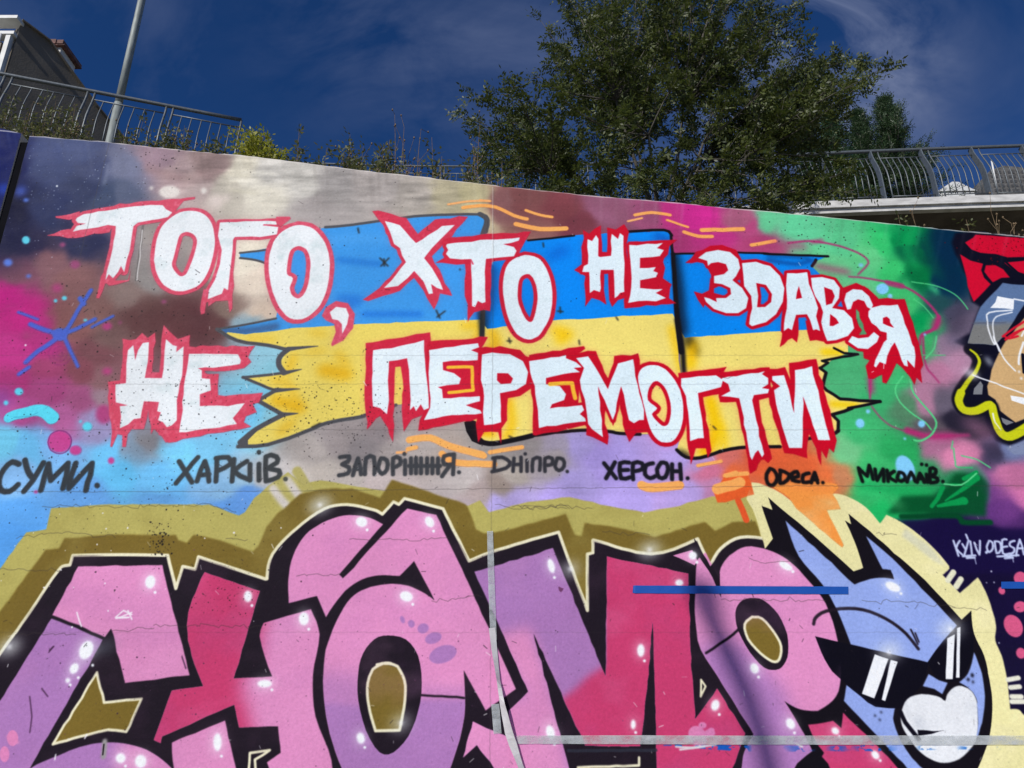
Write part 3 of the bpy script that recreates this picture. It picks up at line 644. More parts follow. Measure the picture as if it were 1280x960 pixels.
#  (character, side 0..1, outline width, white polys, holes, extra red polys)
LET = [
 ('Т', 0, 11, ['A 385,290 420,270 600,240 750,225 815,225 830,245 862,262 840,285 760,300 690,312 668,330 660,380 650,450 635,500 622,560 605,530 590,560 565,590 545,570 528,600 545,520 565,440 580,330 540,325 440,345 365,358 385,330 430,318 390,315 378,300'], [],
   ['A 275,280 350,270 400,258 400,290 345,300 280,290', 'A 235,375 345,345 370,350 560,335 550,362 340,390 300,380 240,380', 'A 400,262 560,232 720,205 900,193 975,184 975,195 920,205 890,235 870,265 820,230 600,232 420,272', 'A 520,560 545,600 640,600 655,540 645,605 580,622 545,628 530,612 515,650 498,692 480,690 495,640 508,580']),
 ('О', 0, 12, ['A 900,262 960,255 1020,270 1060,320 1075,400 1065,480 1040,560 1000,620 940,650 880,655 820,625 785,570 772,500 780,420 800,350 840,300'], ['A 930,360 965,370 985,400 975,460 950,530 930,570 900,580 870,550 860,520 870,480 885,420 900,375'], []),
 ('Г', 0, 10, ['A 1100,312 1380,306 1385,322 1330,328 1390,335 1385,372 1300,385 1175,385 1165,400 1160,480 1150,560 1140,650 1120,640 1110,670 1080,680 1040,695 1045,650 1075,600 1100,520 1110,450 1090,380'], [],
   ['A 1380,285 1450,283 1455,295 1400,335 1395,350', 'A 1045,680 1030,720 1025,765 1005,772 1008,700 1020,640', 'A 1145,660 1168,560 1162,740 1148,765 1140,700', 'A 1040,690 1150,640 1145,700 1080,705 1040,730']),
 ('О', 0, 13, ['B 290,325 350,335 400,375 435,440 450,520 440,620 415,700 370,760 310,795 250,790 200,740 165,660 145,560 150,460 180,390 230,345'], ['B 290,430 330,445 350,490 350,560 335,640 300,690 265,680 250,640 265,590 235,570 240,500 255,450'], []),
 (',', 0, 9, ['B 450,760 480,735 530,740 545,775 535,820 510,870 510,820 490,800 460,795'], [], ['B 430,735 480,705 540,715 575,770 565,840 520,900 458,932 455,920 480,860 470,820 430,800 410,780']),
 ('Х', .35, 10, ['B 725,305 800,325 830,360 880,415 940,375 985,350 1010,330 1075,325 1010,390 960,440 920,490 960,540 1000,610 1015,650 985,640 955,620 965,665 945,670 920,610 870,555 840,590 790,630 720,640 760,600 830,510 800,440 770,420 750,360'], [],
   ['B 662,255 690,252 830,290 890,370 975,298 1010,292 1140,285 1060,380 1000,440 960,480 1062,680 1000,665 990,700 972,750 935,690 870,590 800,655 640,706 612,700 700,640 810,510 720,330']),
 ('Т', .6, 10, ['C -170,430 -165,420 0,400 200,388 195,402 115,420 170,435 182,455 170,480 100,488 30,495 25,560 25,640 28,710 10,715 -10,705 -25,735 -40,730 -40,600 -45,495 -150,492 -170,470 -160,450'], [],
   ['C -225,515 -180,490 -165,430 -195,420 -180,395 0,372 255,358 230,400 205,445 190,480 60,510 52,755 20,750 -30,762 -50,790 -62,810 -75,640 -75,520']),
 ('О', .7, 12, ['C 225,475 290,490 330,540 355,610 362,690 350,780 320,840 290,880 240,897 185,870 145,800 120,700 115,610 130,540 160,500'], ['C 235,570 265,590 285,650 285,720 265,800 240,805 210,760 190,700 190,640 200,590'], []),
 ('Н', .9, 8, ['C 537,395 560,405 580,375 592,395 590,480 600,485 655,480 658,370 690,395 700,365 718,380 718,470 722,560 722,660 700,665 690,680 672,690 672,600 668,550 605,550 600,580 605,640 600,660 570,650 548,665 548,590 545,560 510,560 520,530 540,520'], [],
   ['C 515,348 545,370 570,345 605,325 612,460 637,460 635,338 680,348 720,322 742,360 735,420 740,680 722,690 690,700 660,735 645,700 640,570 620,570 630,725 600,700 560,690 525,735 525,580 470,550 510,520']),
 ('Е', .9, 8, ['C 745,425 880,420 915,415 885,440 920,450 900,480 860,485 800,490 800,540 880,535 865,555 890,565 880,585 800,600 800,640 915,645 880,665 930,690 880,705 790,705 740,715 755,640 755,540'], [],
   ['C 740,410 850,405 985,400 950,430 940,470 920,492 915,510 925,540 915,590 960,622 950,640 945,690 982,716 800,735 720,742 735,500']),
 ('З', .95, 9, ['S 210,490 250,460 310,450 370,460 410,495 420,540 400,580 380,600 430,640 460,690 450,740 410,765 350,765 290,745 250,710 240,685 265,690 305,710 300,690 350,690 375,670 370,640 330,620 290,615 290,580 340,570 360,550 350,520 310,510 275,515 260,530 255,505'], [],
   ['S 145,515 200,460 270,430 330,425 400,450 440,530 420,600 300,620 235,515 205,510 180,515', 'S 190,655 230,668 265,650 270,590 340,620 290,640 290,665 350,680 300,710 250,700 235,740 210,700']),
 ('Д', 1, 10, ['S 430,515 500,510 570,530 620,580 642,640 635,710 600,770 550,810 480,830 465,820 480,740 475,680 440,630 435,570'], ['S 500,615 550,625 580,670 575,710 545,735 505,735 510,680'], []),
 ('А', 1, 9, ['S 655,565 755,560 765,620 795,690 810,740 800,780 815,830 820,855 800,845 785,850 770,800 755,770 700,775 690,810 680,850 660,840 640,855 645,780 655,700 650,630'], ['S 715,630 730,690 700,695 705,660'],
   ['S 640,800 618,935 640,920 660,900 680,890 705,912 712,800', 'S 745,800 768,905 800,900 840,908 835,850']),
 ('В', 1, 9, ['S 775,590 830,585 890,600 920,640 915,690 880,740 940,750 980,790 990,840 960,880 900,900 855,905 845,880 825,810 835,760 820,720 795,680 780,640'], ['S 840,635 880,650 893,680 880,715 850,725', 'S 870,770 900,790 915,815 885,830 868,828'], []),
 ('С', 1, 9, ['S 940,700 950,665 985,645 1030,650 1065,680 1085,725 1075,745 1055,735 1040,705 1010,695 985,710 975,745 955,750', 'S 960,908 1010,940 1060,945 1105,910 1115,880 1090,860 1060,885 1010,890 980,880'], [],
   ['S 930,640 1000,615 1060,640 1110,690 1120,740 1060,760 1100,860 1060,880 1040,845 1035,820 1020,790 1015,760 1000,745 1000,790 1015,830 1030,850 1000,900 950,900 980,850 990,800 950,740']),
 ('Я', 1, 9, ['M 270,645 310,740 350,850 385,960 N 400,90 410,160 405,255 380,230 345,190 350,245 320,235 300,190 275,120 245,50 215,90 185,160 175,225 150,215 125,205 95,250 80,240 90,190 120,130 160,50 M 180,925 180,870 130,855 100,820 60,790 35,740 35,700 60,670 140,650'], ['M 150,750 180,740 205,760 210,790 240,828 190,815 150,795'],
   ['M 0,490 100,600 325,600 440,960 N 475,230 450,270 465,375 420,330 405,390 370,330 300,250 260,215 215,310 180,380 145,370 145,310 110,320 75,345 35,340 15,240 45,190 0,175 M -20,930 60,900 100,830 10,760 20,640']),
 ('Н', .05, 9, ['E 640,150 668,125 675,200 690,150 715,115 745,110 740,200 725,290 810,290 820,200 830,95 865,125 885,130 865,210 880,160 918,130 915,230 900,320 885,400 885,500 860,525 835,535 815,510 790,500 805,460 785,455 795,410 720,405 710,460 705,490 670,495 640,520 600,540 605,480 600,430 640,425 580,410 580,320 630,315 632,220'], [],
   ['E 612,90 650,100 680,95 712,65 740,90 775,62 778,110 762,262 800,262 805,120 820,25 850,60 890,95 950,75 945,240 900,560 870,600 830,612 810,580 770,545 755,572 745,445 720,545 660,545 640,570 630,635 612,635 612,575 590,570 575,600 560,635 552,630 560,560 545,430 538,310 600,300 615,200']),
 ('Е', .1, 8, ['E 945,170 1190,170 1205,200 1200,220 1100,235 990,240 1010,250 1010,290 1050,295 1055,350 1000,370 1000,430 1140,430 1225,415 1190,460 1165,490 1185,520 1100,535 1020,545 930,560 895,560 915,450 920,330 935,250'], [],
   ['T 300,210 635,208 615,240 600,265 617,290 580,320 480,335 370,335 400,350 455,350 450,455 560,450 672,442 655,490 625,500 645,540 590,560 580,590 617,612 480,640 200,692 180,665 150,650 240,600 250,500 280,300']),
 ('П', .6, 8, ['F 665,150 800,130 920,100 925,200 935,300 945,440 920,450 905,420 880,455 870,430 850,450 850,350 845,250 835,190 745,205 740,300 745,400 735,470 700,440 665,430 660,300'], [],
   ['F 628,115 950,60 957,120 950,300 945,430 955,450 900,480 860,495 820,558 812,480 815,300 805,232 778,235 770,400 765,608 740,540 700,480 680,490 635,548 625,400']),
 ('Е', .75, 7, ['F 945,150 1190,115 1195,135 1155,150 1190,165 1190,200 1130,205 1015,210 1015,250 1070,265 1105,290 1095,320 1035,325 990,335 1010,345 1015,390 1100,385 1200,380 1200,405 1130,425 1200,450 1210,465 1060,475 980,490 920,500 950,440 945,300'], [],
   ['F 940,105 1240,85 1200,150 1205,380 1230,465 1190,492 890,552 900,500 940,430']),
 ('Р', .9, 8, ['G 10,172 60,162 150,170 215,205 240,260 230,320 180,350 100,365 105,430 105,510 70,520 20,525 15,460 20,380 5,300'], ['G 85,265 140,265 165,290 155,315 105,320 85,300'],
   ['G -10,140 100,130 200,150 260,190 270,260 255,340 200,380 140,390 135,500 108,540 105,622 92,560 20,560 -10,612 -20,520 -5,400']),
 ('Е', .95, 8, ['G 245,205 430,175 430,190 480,210 510,235 470,240 500,260 420,270 330,290 330,320 400,330 430,370 420,400 360,420 350,440 510,425 520,450 500,470 525,490 530,505 420,520 295,540 290,450 275,330 250,260'], [],
   ['G 245,175 520,130 527,142 490,170 525,240 500,290 490,420 540,430 552,500 540,520 280,578 265,572 265,400 240,250']),
 ('М', 1, 8, ['G 480,190 540,180 575,230 640,345 690,215 765,195 775,280 820,450 820,500 795,500 770,515 745,500 705,330 665,500 590,330 600,450 615,585 560,545 540,520 530,440 500,300 520,240'], [],
   ['G 440,170 580,155 640,290 670,180 790,165 800,200 830,450 848,560 780,562 745,612 725,560 700,405 665,530 620,400 638,622 600,602 530,572 540,500 500,350']),
 ('О', 1, 11, ['G 850,225 910,235 960,280 1000,350 1015,430 1010,520 980,590 940,612 890,600 850,540 825,450 800,350 790,280 810,240'], ['G 875,305 910,320 940,370 955,440 945,510 920,530 890,510 860,470 885,440 840,400 845,340'], []),
 ('Г', 1, 8, ['G 1005,290 1180,275 1215,300 1205,335 1150,350 1090,365 1095,420 1110,500 1120,590 1090,590 1050,605 1045,500 1030,380 1005,330'], [],
   ['G 990,265 1235,235 1200,290 1225,340 1200,370 1115,385 1130,500 1150,600 1155,650 1140,688 1130,640 1080,640 1055,722 1040,640 1030,500 1000,350']),
 ('Т', 1, 7, ['H 10,290 225,255 210,270 240,290 240,320 210,340 245,345 240,365 170,375 160,400 180,500 195,580 220,670 210,685 190,650 175,665 160,700 150,680 130,560 110,450 95,390 5,380 50,355 40,320 5,300'], [],
   ['H -5,260 245,235 255,270 245,300 260,350 250,385 195,400 205,480 240,620 260,690 240,715 210,690 190,720 180,750 150,768 140,690 100,500 80,410 0,410']),
 ('И', 1, 8, ['H 260,280 320,275 345,350 370,465 375,250 460,230 465,270 500,400 550,600 520,600 490,600 440,450 415,380 410,640 345,640 310,530 280,420 270,350 300,330 262,300'], [],
   ['H 240,245 325,235 352,300 345,215 480,195 490,240 550,450 585,600 570,662 545,640 530,692 505,650 505,728 480,640 445,570 435,692 400,680 320,662 290,560 250,420 240,360 265,330 245,290']),
]
def lerpc(a, b, t): return tuple(a[i] * (1 - t) + b[i] * t for i in range(3))
built = []
for ch, sd, ow, whites, holes, reds_ in LET:
    sm = 3 if ch == 'О' else 0
    wm = union([fill(s, .5, sm) for s in whites])
    for h_ in holes: wm = wm - fill(h_, .4, sm)
    ow *= .86
    edge = [stroke(q(s), ow, closed=True, sm=sm) for s in whites] + [stroke(q(h_), ow * .95, closed=True, sm=sm) for h_ in holes]
    rm = union(edge + [fill(s, .8) for s in reds_])
    if ch != 'О' and ch != 'Д' and holes: rm = union([rm] + [fill(h_, 0) for h_ in holes])
    built.append((ch, sd, wm, rm))
    part('painted_letter', union([wm, rm]), 'white letter %s with a red outline' % ch if ch != ',' else 'white comma with a red outline')
for ch, sd, wm, rm in built: paint(rm.blur(4), lerpc((180, 90, 110), (200, 30, 60), sd), .22)
for ch, sd, wm, rm in built:
    paint(rm.blur(.4), lerpc(RL, RR, sd))
    if sd < .7:     # chalky lighter core of the old red line
        n_ = fbm(rm.a.shape[0], rm.a.shape[1], 7, int(sd * 100) + rm.x0, 3)
        paint(Mask(rm.x0, rm.y0, rm.a * np.clip((n_ - .5) * 3, 0, 1)), lerpc((224, 110, 132), RR, sd), .6)
for ch, sd, wm, rm in built:
    paint(wm.blur(.3), lerpc(WL, WR, sd))
    n_ = fbm(wm.a.shape[0], wm.a.shape[1], 26, 900 + wm.x0, 4)
    paint(Mask(wm.x0, wm.y0, wm.a * np.clip((n_ - .52) * 3, 0, 1)), (182, 200, 200), .55 - .3 * sd)
for s in ('B 120,325 230,330', 'B 1155,500 1165,520'): line(s, 2, RL, sm=0)
for s, w_ in (('F 1040,236 1160,234 1165,350 1045,362', 4), ('G 350,320 460,315 476,390', 5)): line(s, w_, (240, 180, 50), sm=0)

# -------------------------------------------------- the big styled letters
KH1, KH2, CR, BK = (178, 168, 92), (118, 98, 40), (232, 226, 192), (30, 22, 32)
lower = ' P 1300,1190 -160,1190 -160,900'
lk = fill('P -160,900 0,711 33,665 58,661 64,635 137,630 261,630 275,635 299,644 306,640 318,622 345,600 360,590 380,606 400,600 585,632 600,625 611,640 660,627 712,621 760,632 805,640 850,632 890,620 940,618 960,700 960,1190 -160,1190')
paint(lk.blur(.5), KH1)
for s in ('F 200,800 245,885', 'F 285,755 345,850'): paint(stroke(s, 11, sm=0).blur(1), (176, 166, 96), .95)
for s in ('F 165,840 200,890 235,930', 'F 240,800 300,885'): line(s, 9, (206, 198, 190), soft=1.5)
dk = fill('P -160,960 0,764 57,687 74,685 81,672 137,668 220,668 223,675 234,678 242,668 275,675 316,689 323,682 333,658 347,641 364,627 375,617 400,611 440,610 475,622 490,599 515,607 582,630 585,634 595,661 605,666 629,663 707,642 719,668 727,670 731,653 771,659 819,671 881,652 894,663 915,652 944,651 951,670 960,1190 -160,1190')
paint(dk.blur(.7), KH2)
part('painted_backdrop', lk, 'khaki cloud behind the big pink letters')
outl = 'I -160,800 -20,600 110,420 220,260 255,250 265,215 440,212 610,215 640,335 665,255 710,265 722,220 965,300 J 40,300 60,210 150,115 250,45 330,30 430,50 460,65 500,20 520,30 540,8 680,45 775,235 850,205 1100,130 1205,415 1205,210 1225,205 1225,160 K 297,130 505,180 675,125 720,225 760,160 830,120 945,130'
op_ = smoothc(q(outl), 4); op_ = op_[:-4]
sil = fill(list(op_) + q('P 1000,700 1100,1125 1000,1130 -200,1130'), .3)
paint(sil, BK)
line(op_, 3.4, CR, sm=0, soft=.3, amp=.25)
# cream halo and orange spikes round the animal
YC = (228, 220, 160)
halo = fill('U 545,285 600,295 700,340 770,390 1015,350 1100,370 1200,430 P 1100,654 O 180,530 330,610 520,760 680,940 Q 680,70 630,115 765,262 910,135 990,290 1055,520 1050,640 1100,760 1140,930 R 1170,485 1240,490 1290,540 1500,600 P 1330,1190 1100,1190 951,669 U 560,460 515,380', sm=-1)
paint(halo.blur(.4), YC)
inr = fill('O 330,640 520,780 660,950 560,900 300,700'); paint(inr.blur(1.5), (200, 200, 180), .7)
for s in ('Q 670,160 715,95', 'Q 735,210 775,150'): line(s, 6, (222, 220, 190), sm=0)
for s in ('R 1150,250 1235,235', 'R 1170,312 1245,305', 'R 1180,385 1260,385', 'R 1180,425 1280,425'): line(s, 4.6, (222, 220, 200), sm=0)
ora = fill('U 640,290 760,375 800,435 900,520 1063,657 1072,645 975,445 1055,440 1010,355 1045,315 1030,295 900,280'); paint(ora.blur(.5), (240, 148, 66))
spray('U 640,260 900,300 1000,310', (240, 135, 66), 10, soft=5, sm=0, alpha=.8)
ro = fill('U 330,345 350,402 400,400 560,355 545,290 520,235 400,240'); paint(ro.blur(.5), (226, 92, 40)); line('U 350,325 480,285', 12, OR, sm=0); line('U 400,248 520,235', 5, OR, sm=0); line('U 470,390 515,500', 7, (222, 84, 40), sm=0)
part('painted_spikes', ora, 'orange jagged spike of paint')
# -------------------------------------------------- names of towns
TOWN = [
 ('Суми', (48, 52, 56), 6.2, ['E 95,720 60,708 20,745 -5,800 5,850 50,855 90,822', 'E 125,700 140,755 165,790', 'E 217,712 165,800 120,855', 'E 205,850 243,718 255,800 340,715 315,840', 'E 378,715 345,840 460,715 430,850'], [(121.5, 606.5)]),
 ('Харків', (56, 60, 62), 5.4, ['T 255,785 320,890', 'T 350,765 240,895', 'T 345,885 385,785 405,885', 'T 355,855 405,850', 'T 440,885 445,770', 'T 440,770 500,765 512,800 450,832', 'T 520,885 530,775', 'T 595,785 530,835 600,875', 'T 610,800 610,880', 'T 655,800 655,880', 'T 690,880 690,762 742,762 745,792 700,820 755,832 750,866 690,884'], [(323.7, 565), (357, 598.5)]),
 ('Запоріжжя', (56, 58, 62), 4.6, ['F 500,685 545,680 540,705 510,720 545,735 540,765 495,775', 'F 565,775 590,690 605,770', 'F 570,745 605,742', 'F 625,770 630,690 670,685 672,770', 'F 700,700 690,740 710,768 735,745 735,700 705,690', 'F 765,770 765,690 800,690 800,720 770,735', 'F 825,770 825,700', 'F 855,690 855,765', 'F 880,690 880,765', 'F 905,690 905,765', 'F 845,728 915,728', 'F 935,690 935,765', 'F 962,690 962,765', 'F 990,690 990,765', 'F 925,728 1000,728', 'F 1070,670 1020,680 1020,720 1060,720', 'F 1070,670 1065,770', 'F 1050,725 1010,780'], [(505.5, 567), (573.7, 590)]),
 ('Дніпро', (46, 46, 52), 4.0, ['G 75,690 70,755', 'G 65,690 110,685 150,710 130,740 60,757', 'G 170,690 165,755', 'G 205,685 205,755', 'G 165,722 205,720', 'G 235,700 235,755', 'G 262,755 265,695 300,690 298,750', 'G 325,755 325,690 360,690 360,720 330,725', 'G 385,695 375,730 395,752 420,730 415,695 385,690'], [(656.5, 567), (709, 589)]),
 ('Херсон', (18, 18, 26), 4.6, ['G 620,715 680,790', 'G 675,710 630,790', 'G 745,712 700,715 705,790 750,785', 'G 703,750 740,748', 'G 765,795 765,715 810,715 810,745 770,755', 'G 865,715 830,725 825,770 850,790 875,780', 'G 905,712 885,745 895,785 925,785 940,745 930,715 905,712', 'G 960,720 960,795', 'G 1000,720 1005,795', 'G 960,755 1000,755'], [(859.5, 597.5)]),
 ('Одеса', (14, 12, 16), 4.2, ['H 250,742 232,770 238,815 265,825 287,790 270,750 250,742', 'H 302,755 300,815 335,800 345,770 300,750', 'H 360,788 390,780 385,757 360,767 362,800 395,807', 'H 445,765 415,775 415,810 450,808', 'H 456,813 473,762 488,813', 'H 460,797 486,797'], [(1028.5, 603)]),
 ('Миколаїв', (10, 12, 14), 4.0, ['H 712,805 692,738 735,780 745,725 765,795', 'H 775,745 785,800 815,745 818,805', 'H 835,750 840,805', 'H 870,755 842,780 878,805', 'H 895,762 885,790 905,805 925,790 915,765 895,760', 'H 935,808 955,760 975,805', 'H 985,810 1000,765 1020,810', 'H 990,792 1015,792', 'H 1032,770 1035,810', 'H 1050,812 1050,742 1078,746 1074,770 1050,778 1086,790 1082,808 1050,812'], [(1152, 580), (1158, 581), (1178.5, 601.5)]),
]
for nm, col, w_, strokes, dd in TOWN:
    m = union([stroke(s, w_, sm=2) for s in strokes] + [ell(x, y, w_ * .55, w_ * .55) for x, y in dd])
    paint(m.blur(1.6), col, .25); paint(m.blur(.5), col, .96)
    part('painted_word', m, 'black handwritten word %s' % nm)
kw = ['O 715,740 755,860', 'O 765,740 737,800 785,850', 'O 785,765 812,810', 'O 835,735 800,860', 'O 815,690 828,722', 'O 850,745 862,845', 'O 880,755 922,850 927,740', 'O 790,862 890,857', 'O 820,878 885,875', 'O 1000,742 980,790 1000,832 1030,800 1025,752 1000,740', 'O 1045,745 1060,840 1095,810 1085,750 1045,745', 'O 1140,730 1105,735 1110,840 1150,845', 'O 1110,790 1145,785', 'O 1205,740 1170,750 1165,780 1200,800 1195,835 1160,842', 'O 1215,860 1245,730 1278,850', 'O 1225,800 1272,800', 'O 1065,865 1235,855', 'O 1125,880 1190,875']
m = union([stroke(s, 2.3, sm=2) for s in kw] + [ell(1233, 690, 2.0, 2.0)]); paint(m.blur(.4), (198, 208, 236), .95); part('painted_word', m, 'pale handwritten words Kyiv. Odesa')
for s in ('O 885,880 897,925', 'O 1190,880 1195,910'): line(s, .9, (190, 200, 230), sm=0)

charm = fill('P 966,673 952,632 965.5,637 960,621 977,636 1017,669 1067,714 1079,709.5 1068,676 1056,650 1064,655 1060.6,642 1080,658 1140,710 1161,730 1202,774 1214,763 1217.5,792 1230,819 1235,841 1240,876 1237,918 1222,960 1195,1010 1150,1045 1090,1060 1000,1060 960,900 945,700', sm=-1)
paint(charm, (18, 14, 22))
part('painted_animal', charm, 'blue animal head wearing black sunglasses with a white nose')

PK, PU, MA = (216, 138, 184), (168, 118, 176), (196, 60, 106)
def fillin(base, m, soft, col, alpha=1): paint(m.blur(soft) & base, col, alpha)
# C
c1 = fill('I 285,255 590,250 690,650 455,678 405,480 380,515 190,435'); c2 = fill('I 190,440 375,520 V 150,960 100,1080 P -90,1010 -60,870 I 0,745'); c3 = fill('V 150,962 300,892 400,852 520,830 650,840 760,880 860,960 960,1100 900,1400 100,1400 60,1100', sm=-1)
def mottle(m, cols, cell, seed, k=.35):
    for i_, c_ in enumerate(cols):
        n_ = fbm(m.a.shape[0], m.a.shape[1], cell, seed + i_ * 50, 4, 1.4); paint(Mask(m.x0, m.y0, m.a * np.clip((n_ - .52) * 4, 0, 1)), c_, k)
paint(c1.blur(.3), PK); paint(c2.blur(.3), PU); paint(c3.blur(.3), PU); fillin(c3, fill('V 600,800 900,800 1000,1100 560,1100', 0), 8, PK, .9)
line('V 262,203 390,250 525,312', 3.4, BK, sm=0, w2=3)
fillin(c2, stroke('V 40,800 90,830', 3), 1, PK)
for d in ((16,922,7,10),(6,942,6,10)): paint(ell(*d), (216, 130, 176))
h1 = fill('V 485,480 522,630 708,612 632,776 540,766 440,790 265,838'); paint(h1, KH2); line('V 485,480 522,630 708,612 632,776 540,766 440,790 265,838 485,480', 2.6, CR, sm=0, soft=.3)
spray('V 480,370 560,340', (120, 130, 140), 9, soft=6, alpha=.55)
part('painted_letter', union([c1, c2, c3, h1]), 'big pink and purple letter C')
# Н
x1 = fill('I 745,275 945,345 850,662 990,655 945,510 960,460 1130,410 1162,500 1138,650 1148,800 1205,960 P 425,1090 340,1090 W 145,960 135,930 205,880 190,748 I 870,840 852,757 590,872 585,897 560,885 625,705 740,690 680,470', sm=-1)
paint(x1.blur(.3), PK); fillin(x1, fill('I 500,200 1000,200 940,600 870,660 930,900 400,1000', 0), 8, MA)
x2 = fill('V 860,830 1125,720 1180,960 1240,1300 900,1400 870,960'); paint(x2.blur(.3), PK)
line('W 45,960 50,882 150,868 75,915 78,960', 2.4, CR, sm=0, soft=.3)
part('painted_letter', union([x1, x2]), 'big magenta and pink letter shaped like an H')
# О
o1 = fill(q('J 550,45 655,68 760,290 860,510 945,700 835,778 755,632 757,800 715,965 P 540,1010 500,1050 455,1030 J 300,960 262,830 245,700 250,580 262,530 300,440 345,370 400,335 470,320 540,322 600,345 650,378 575,236 522,290 440,288 370,310 310,360 255,440 222,362 120,388 118,300 135,215 180,140 240,97 320,70 400,75 462,102 302,284 316,298'), sm=-1)
paint(o1.blur(.3), PK)
o1r = fill('J 600,735 800,735 800,1200 200,1200 200,745 380,760', 0); fillin(o1, o1r, 2.5, PU, .98); fillin(o1, fill('J 200,640 400,650 420,800 200,800', 0), 9, PU, .6); fillin(o1, fill('J 600,690 770,690 770,740 600,740', 0), 4, PU, .4)
oh = fill('J 480,505 545,520 590,580 603,680 590,780 555,870 500,930 450,930 400,850 372,740 372,640 390,570 430,520', sm=3); paint(oh, BK)
ohk = fill('J 470,608 520,625 540,680 540,740 522,850 435,850 412,760 408,680 425,630', sm=-1); paint(ohk, KH2); line(smoothc(q('J 470,606 515,618 540,670 542,740 522,850 435,852 410,760 406,680 425,628')), 2.8, CR, sm=0, soft=.3); line('J 440,612 470,606 490,608', 2.8, CR, soft=.3)
line('J 600,722 757,733', 2.2, BK, sm=0)
for x, y, rx, ry in ((533,448,8,14),(565,463,12,14),(608,480,21,18),(645,515,31,20),(680,574,52,31)):
    X_, Y_ = rp('J', x, y); paint(ell(X_, Y_, rx * .344, ry * .344, -20).blur(.4), PU)
part('painted_letter', union([o1, oh]), 'big pink letter O with a khaki centre')
# М
m1 = fill('P 593,714.5 691,684.5 757,845 758.6,695.3 860,716.6 X 1050,330 1075,715 1185,560 1325,785 1260,960 1220,1300 890,1400 885,960 875,560 862,225 835,560 800,848 525,846 268,285 350,600 445,960 480,1300 200,1300 130,1060 72,960 -15,842 -85,905 -35,725 135,800 145,670 240,575 90,235')
paint(m1.blur(.3), PU); fillin(m1, fill('X 60,300 250,250 330,480 420,800 480,1400 -200,1400 -100,640 240,600', 0), 6, PK)
fillin(m1, fill('X 630,-200 1400,-200 1400,1400 700,1400 600,900 500,850 400,620 480,560 540,500 640,440', 0), 3.5, MA); fillin(m1, fill('X 634,-200 1400,-200 1400,1400 634,1400', 0), .5, MA)
line('X 1105,517 1128,550 1103,600 1105,517', 2, CR, sm=0, soft=.3)
for s in ('X 490,955 795,945 795,905',): line(s, 2.4, CR, sm=0)
for x, y, rx, ry, a in ((872,920,11,14,-30),(887,916,7,5,0),(878,906,5,4,0),(889,912,4,3,0)): paint(ell(x, y, rx, ry, a).blur(.4), (214, 126, 172))
part('painted_letter', m1, 'big purple and magenta letter M')
# R
r1 = fill('P 871,700 882,690 905,735 899,728 901,709 912,694 932,683 960,687 984,699 1011,726 1032,754 1047,800 1051,840 1045,870 1022,888 1000,886 980,875 1005,917 1015,938 992,960 985,1000 975,1080 900,1080 927,960 930,940 942,917 897,845 872,800', sm=-1)
paint(r1.blur(.3), PK); fillin(r1, fill('Y 200,330 260,340 420,320 560,480 640,560 700,760 900,900 900,1500 0,1500', 0), 9, PU, .95)
paint(fill('U 215,600 310,765 330,740 380,680 362,780 372,945 300,790 232,690'), BK)
r0 = fill('P 841,694 865,687 872,701 868,706'); paint(r0, PK)
rh = fill('Y 470,108 540,120 610,190 655,290 660,380 640,440 600,467 540,455 470,380 410,270 397,180 420,130', sm=3); paint(rh, BK)
rk = fill('Y 480,205 530,210 590,280 625,350 615,415 580,422 520,380 460,310 445,240', sm=3); paint(rk, KH2)
line('Y 480,203 530,210 590,280 625,350 615,415 580,424 520,382 460,312 443,240 480,203', 2.6, CR, sm=3, soft=.3)
line('Y 250,384 385,290 415,262', 2.6, BK, sm=0)
r3 = fill('Y 760,740 885,722 925,757 935,680 1050,790 1210,960 1400,1200 1300,1400 900,1400 870,960 860,935 830,900 840,880 800,830'); paint(r3.blur(.3), MA)
part('painted_letter', union([r1, rh, r0, r3]), 'big pink letter R with a khaki oval eye')
# animal
BA = (142, 162, 220)
head = [fill('L 412,58 663,292 740,268 808,272 795,238 765,235 705,115 830,225 1035,440 932,575 650,510 600,385 545,290 462,190', sm=-1),
        fill('L 635,655 690,695 740,728 812,735 805,790 850,890 900,950 980,1010 900,1010 735,830 625,715', sm=-1),
        fill('R 880,30 940,200 965,380 950,560 910,690 905,430 850,330 760,270 830,200', sm=-1), fill('R 515,205 600,255 668,275 625,365 560,325 470,300')]
for h_ in head: paint(h_.blur(.35), BA)
line('L 515,435 522,412 560,388 640,378 720,390 800,430 850,470 895,525', 3.4, BK, sm=3); line('L 868,455 893,508', 2, BK, sm=0); line('L 884,468 897,500', 1.8, BK, sm=0)
gl = [fill('L 520,480 650,510 932,575 915,640 880,690 835,735 735,725 690,690 630,650 570,590', sm=-1), fill('L 1085,420 1095,530 1060,620 1020,645 960,632 928,575 990,490 1040,440', sm=-1)]
for g_ in gl: paint(g_, (12, 10, 22))
for s in ('L 737,545 787,562 735,705 690,688', 'L 795,565 820,572 775,715 762,710', 'L 1000,487 1028,472 1020,635 995,635', 'L 1036,450 1048,445 1045,630 1032,630'): paint(fill(s, .2), (230, 232, 236))
paint(stroke('L 636,652 690,695 740,730 830,736', 3, sm=2), (12, 10, 22))
dots('R', (14, 12, 24), [(865,215,13,18,-10),(832,248,12,15),(870,268,9,12)]); dots('L', (14, 12, 24), [(760,755,4),(738,768,4),(755,783,4)])
nose = fill('R 300,500 345,405 430,368 520,368 600,388 648,418 665,365 720,310 780,300 850,335 890,395 908,480 905,700 860,790 760,885 640,915 530,885 430,810 340,690 295,590', sm=3); paint(nose.blur(.3), (222, 224, 226))
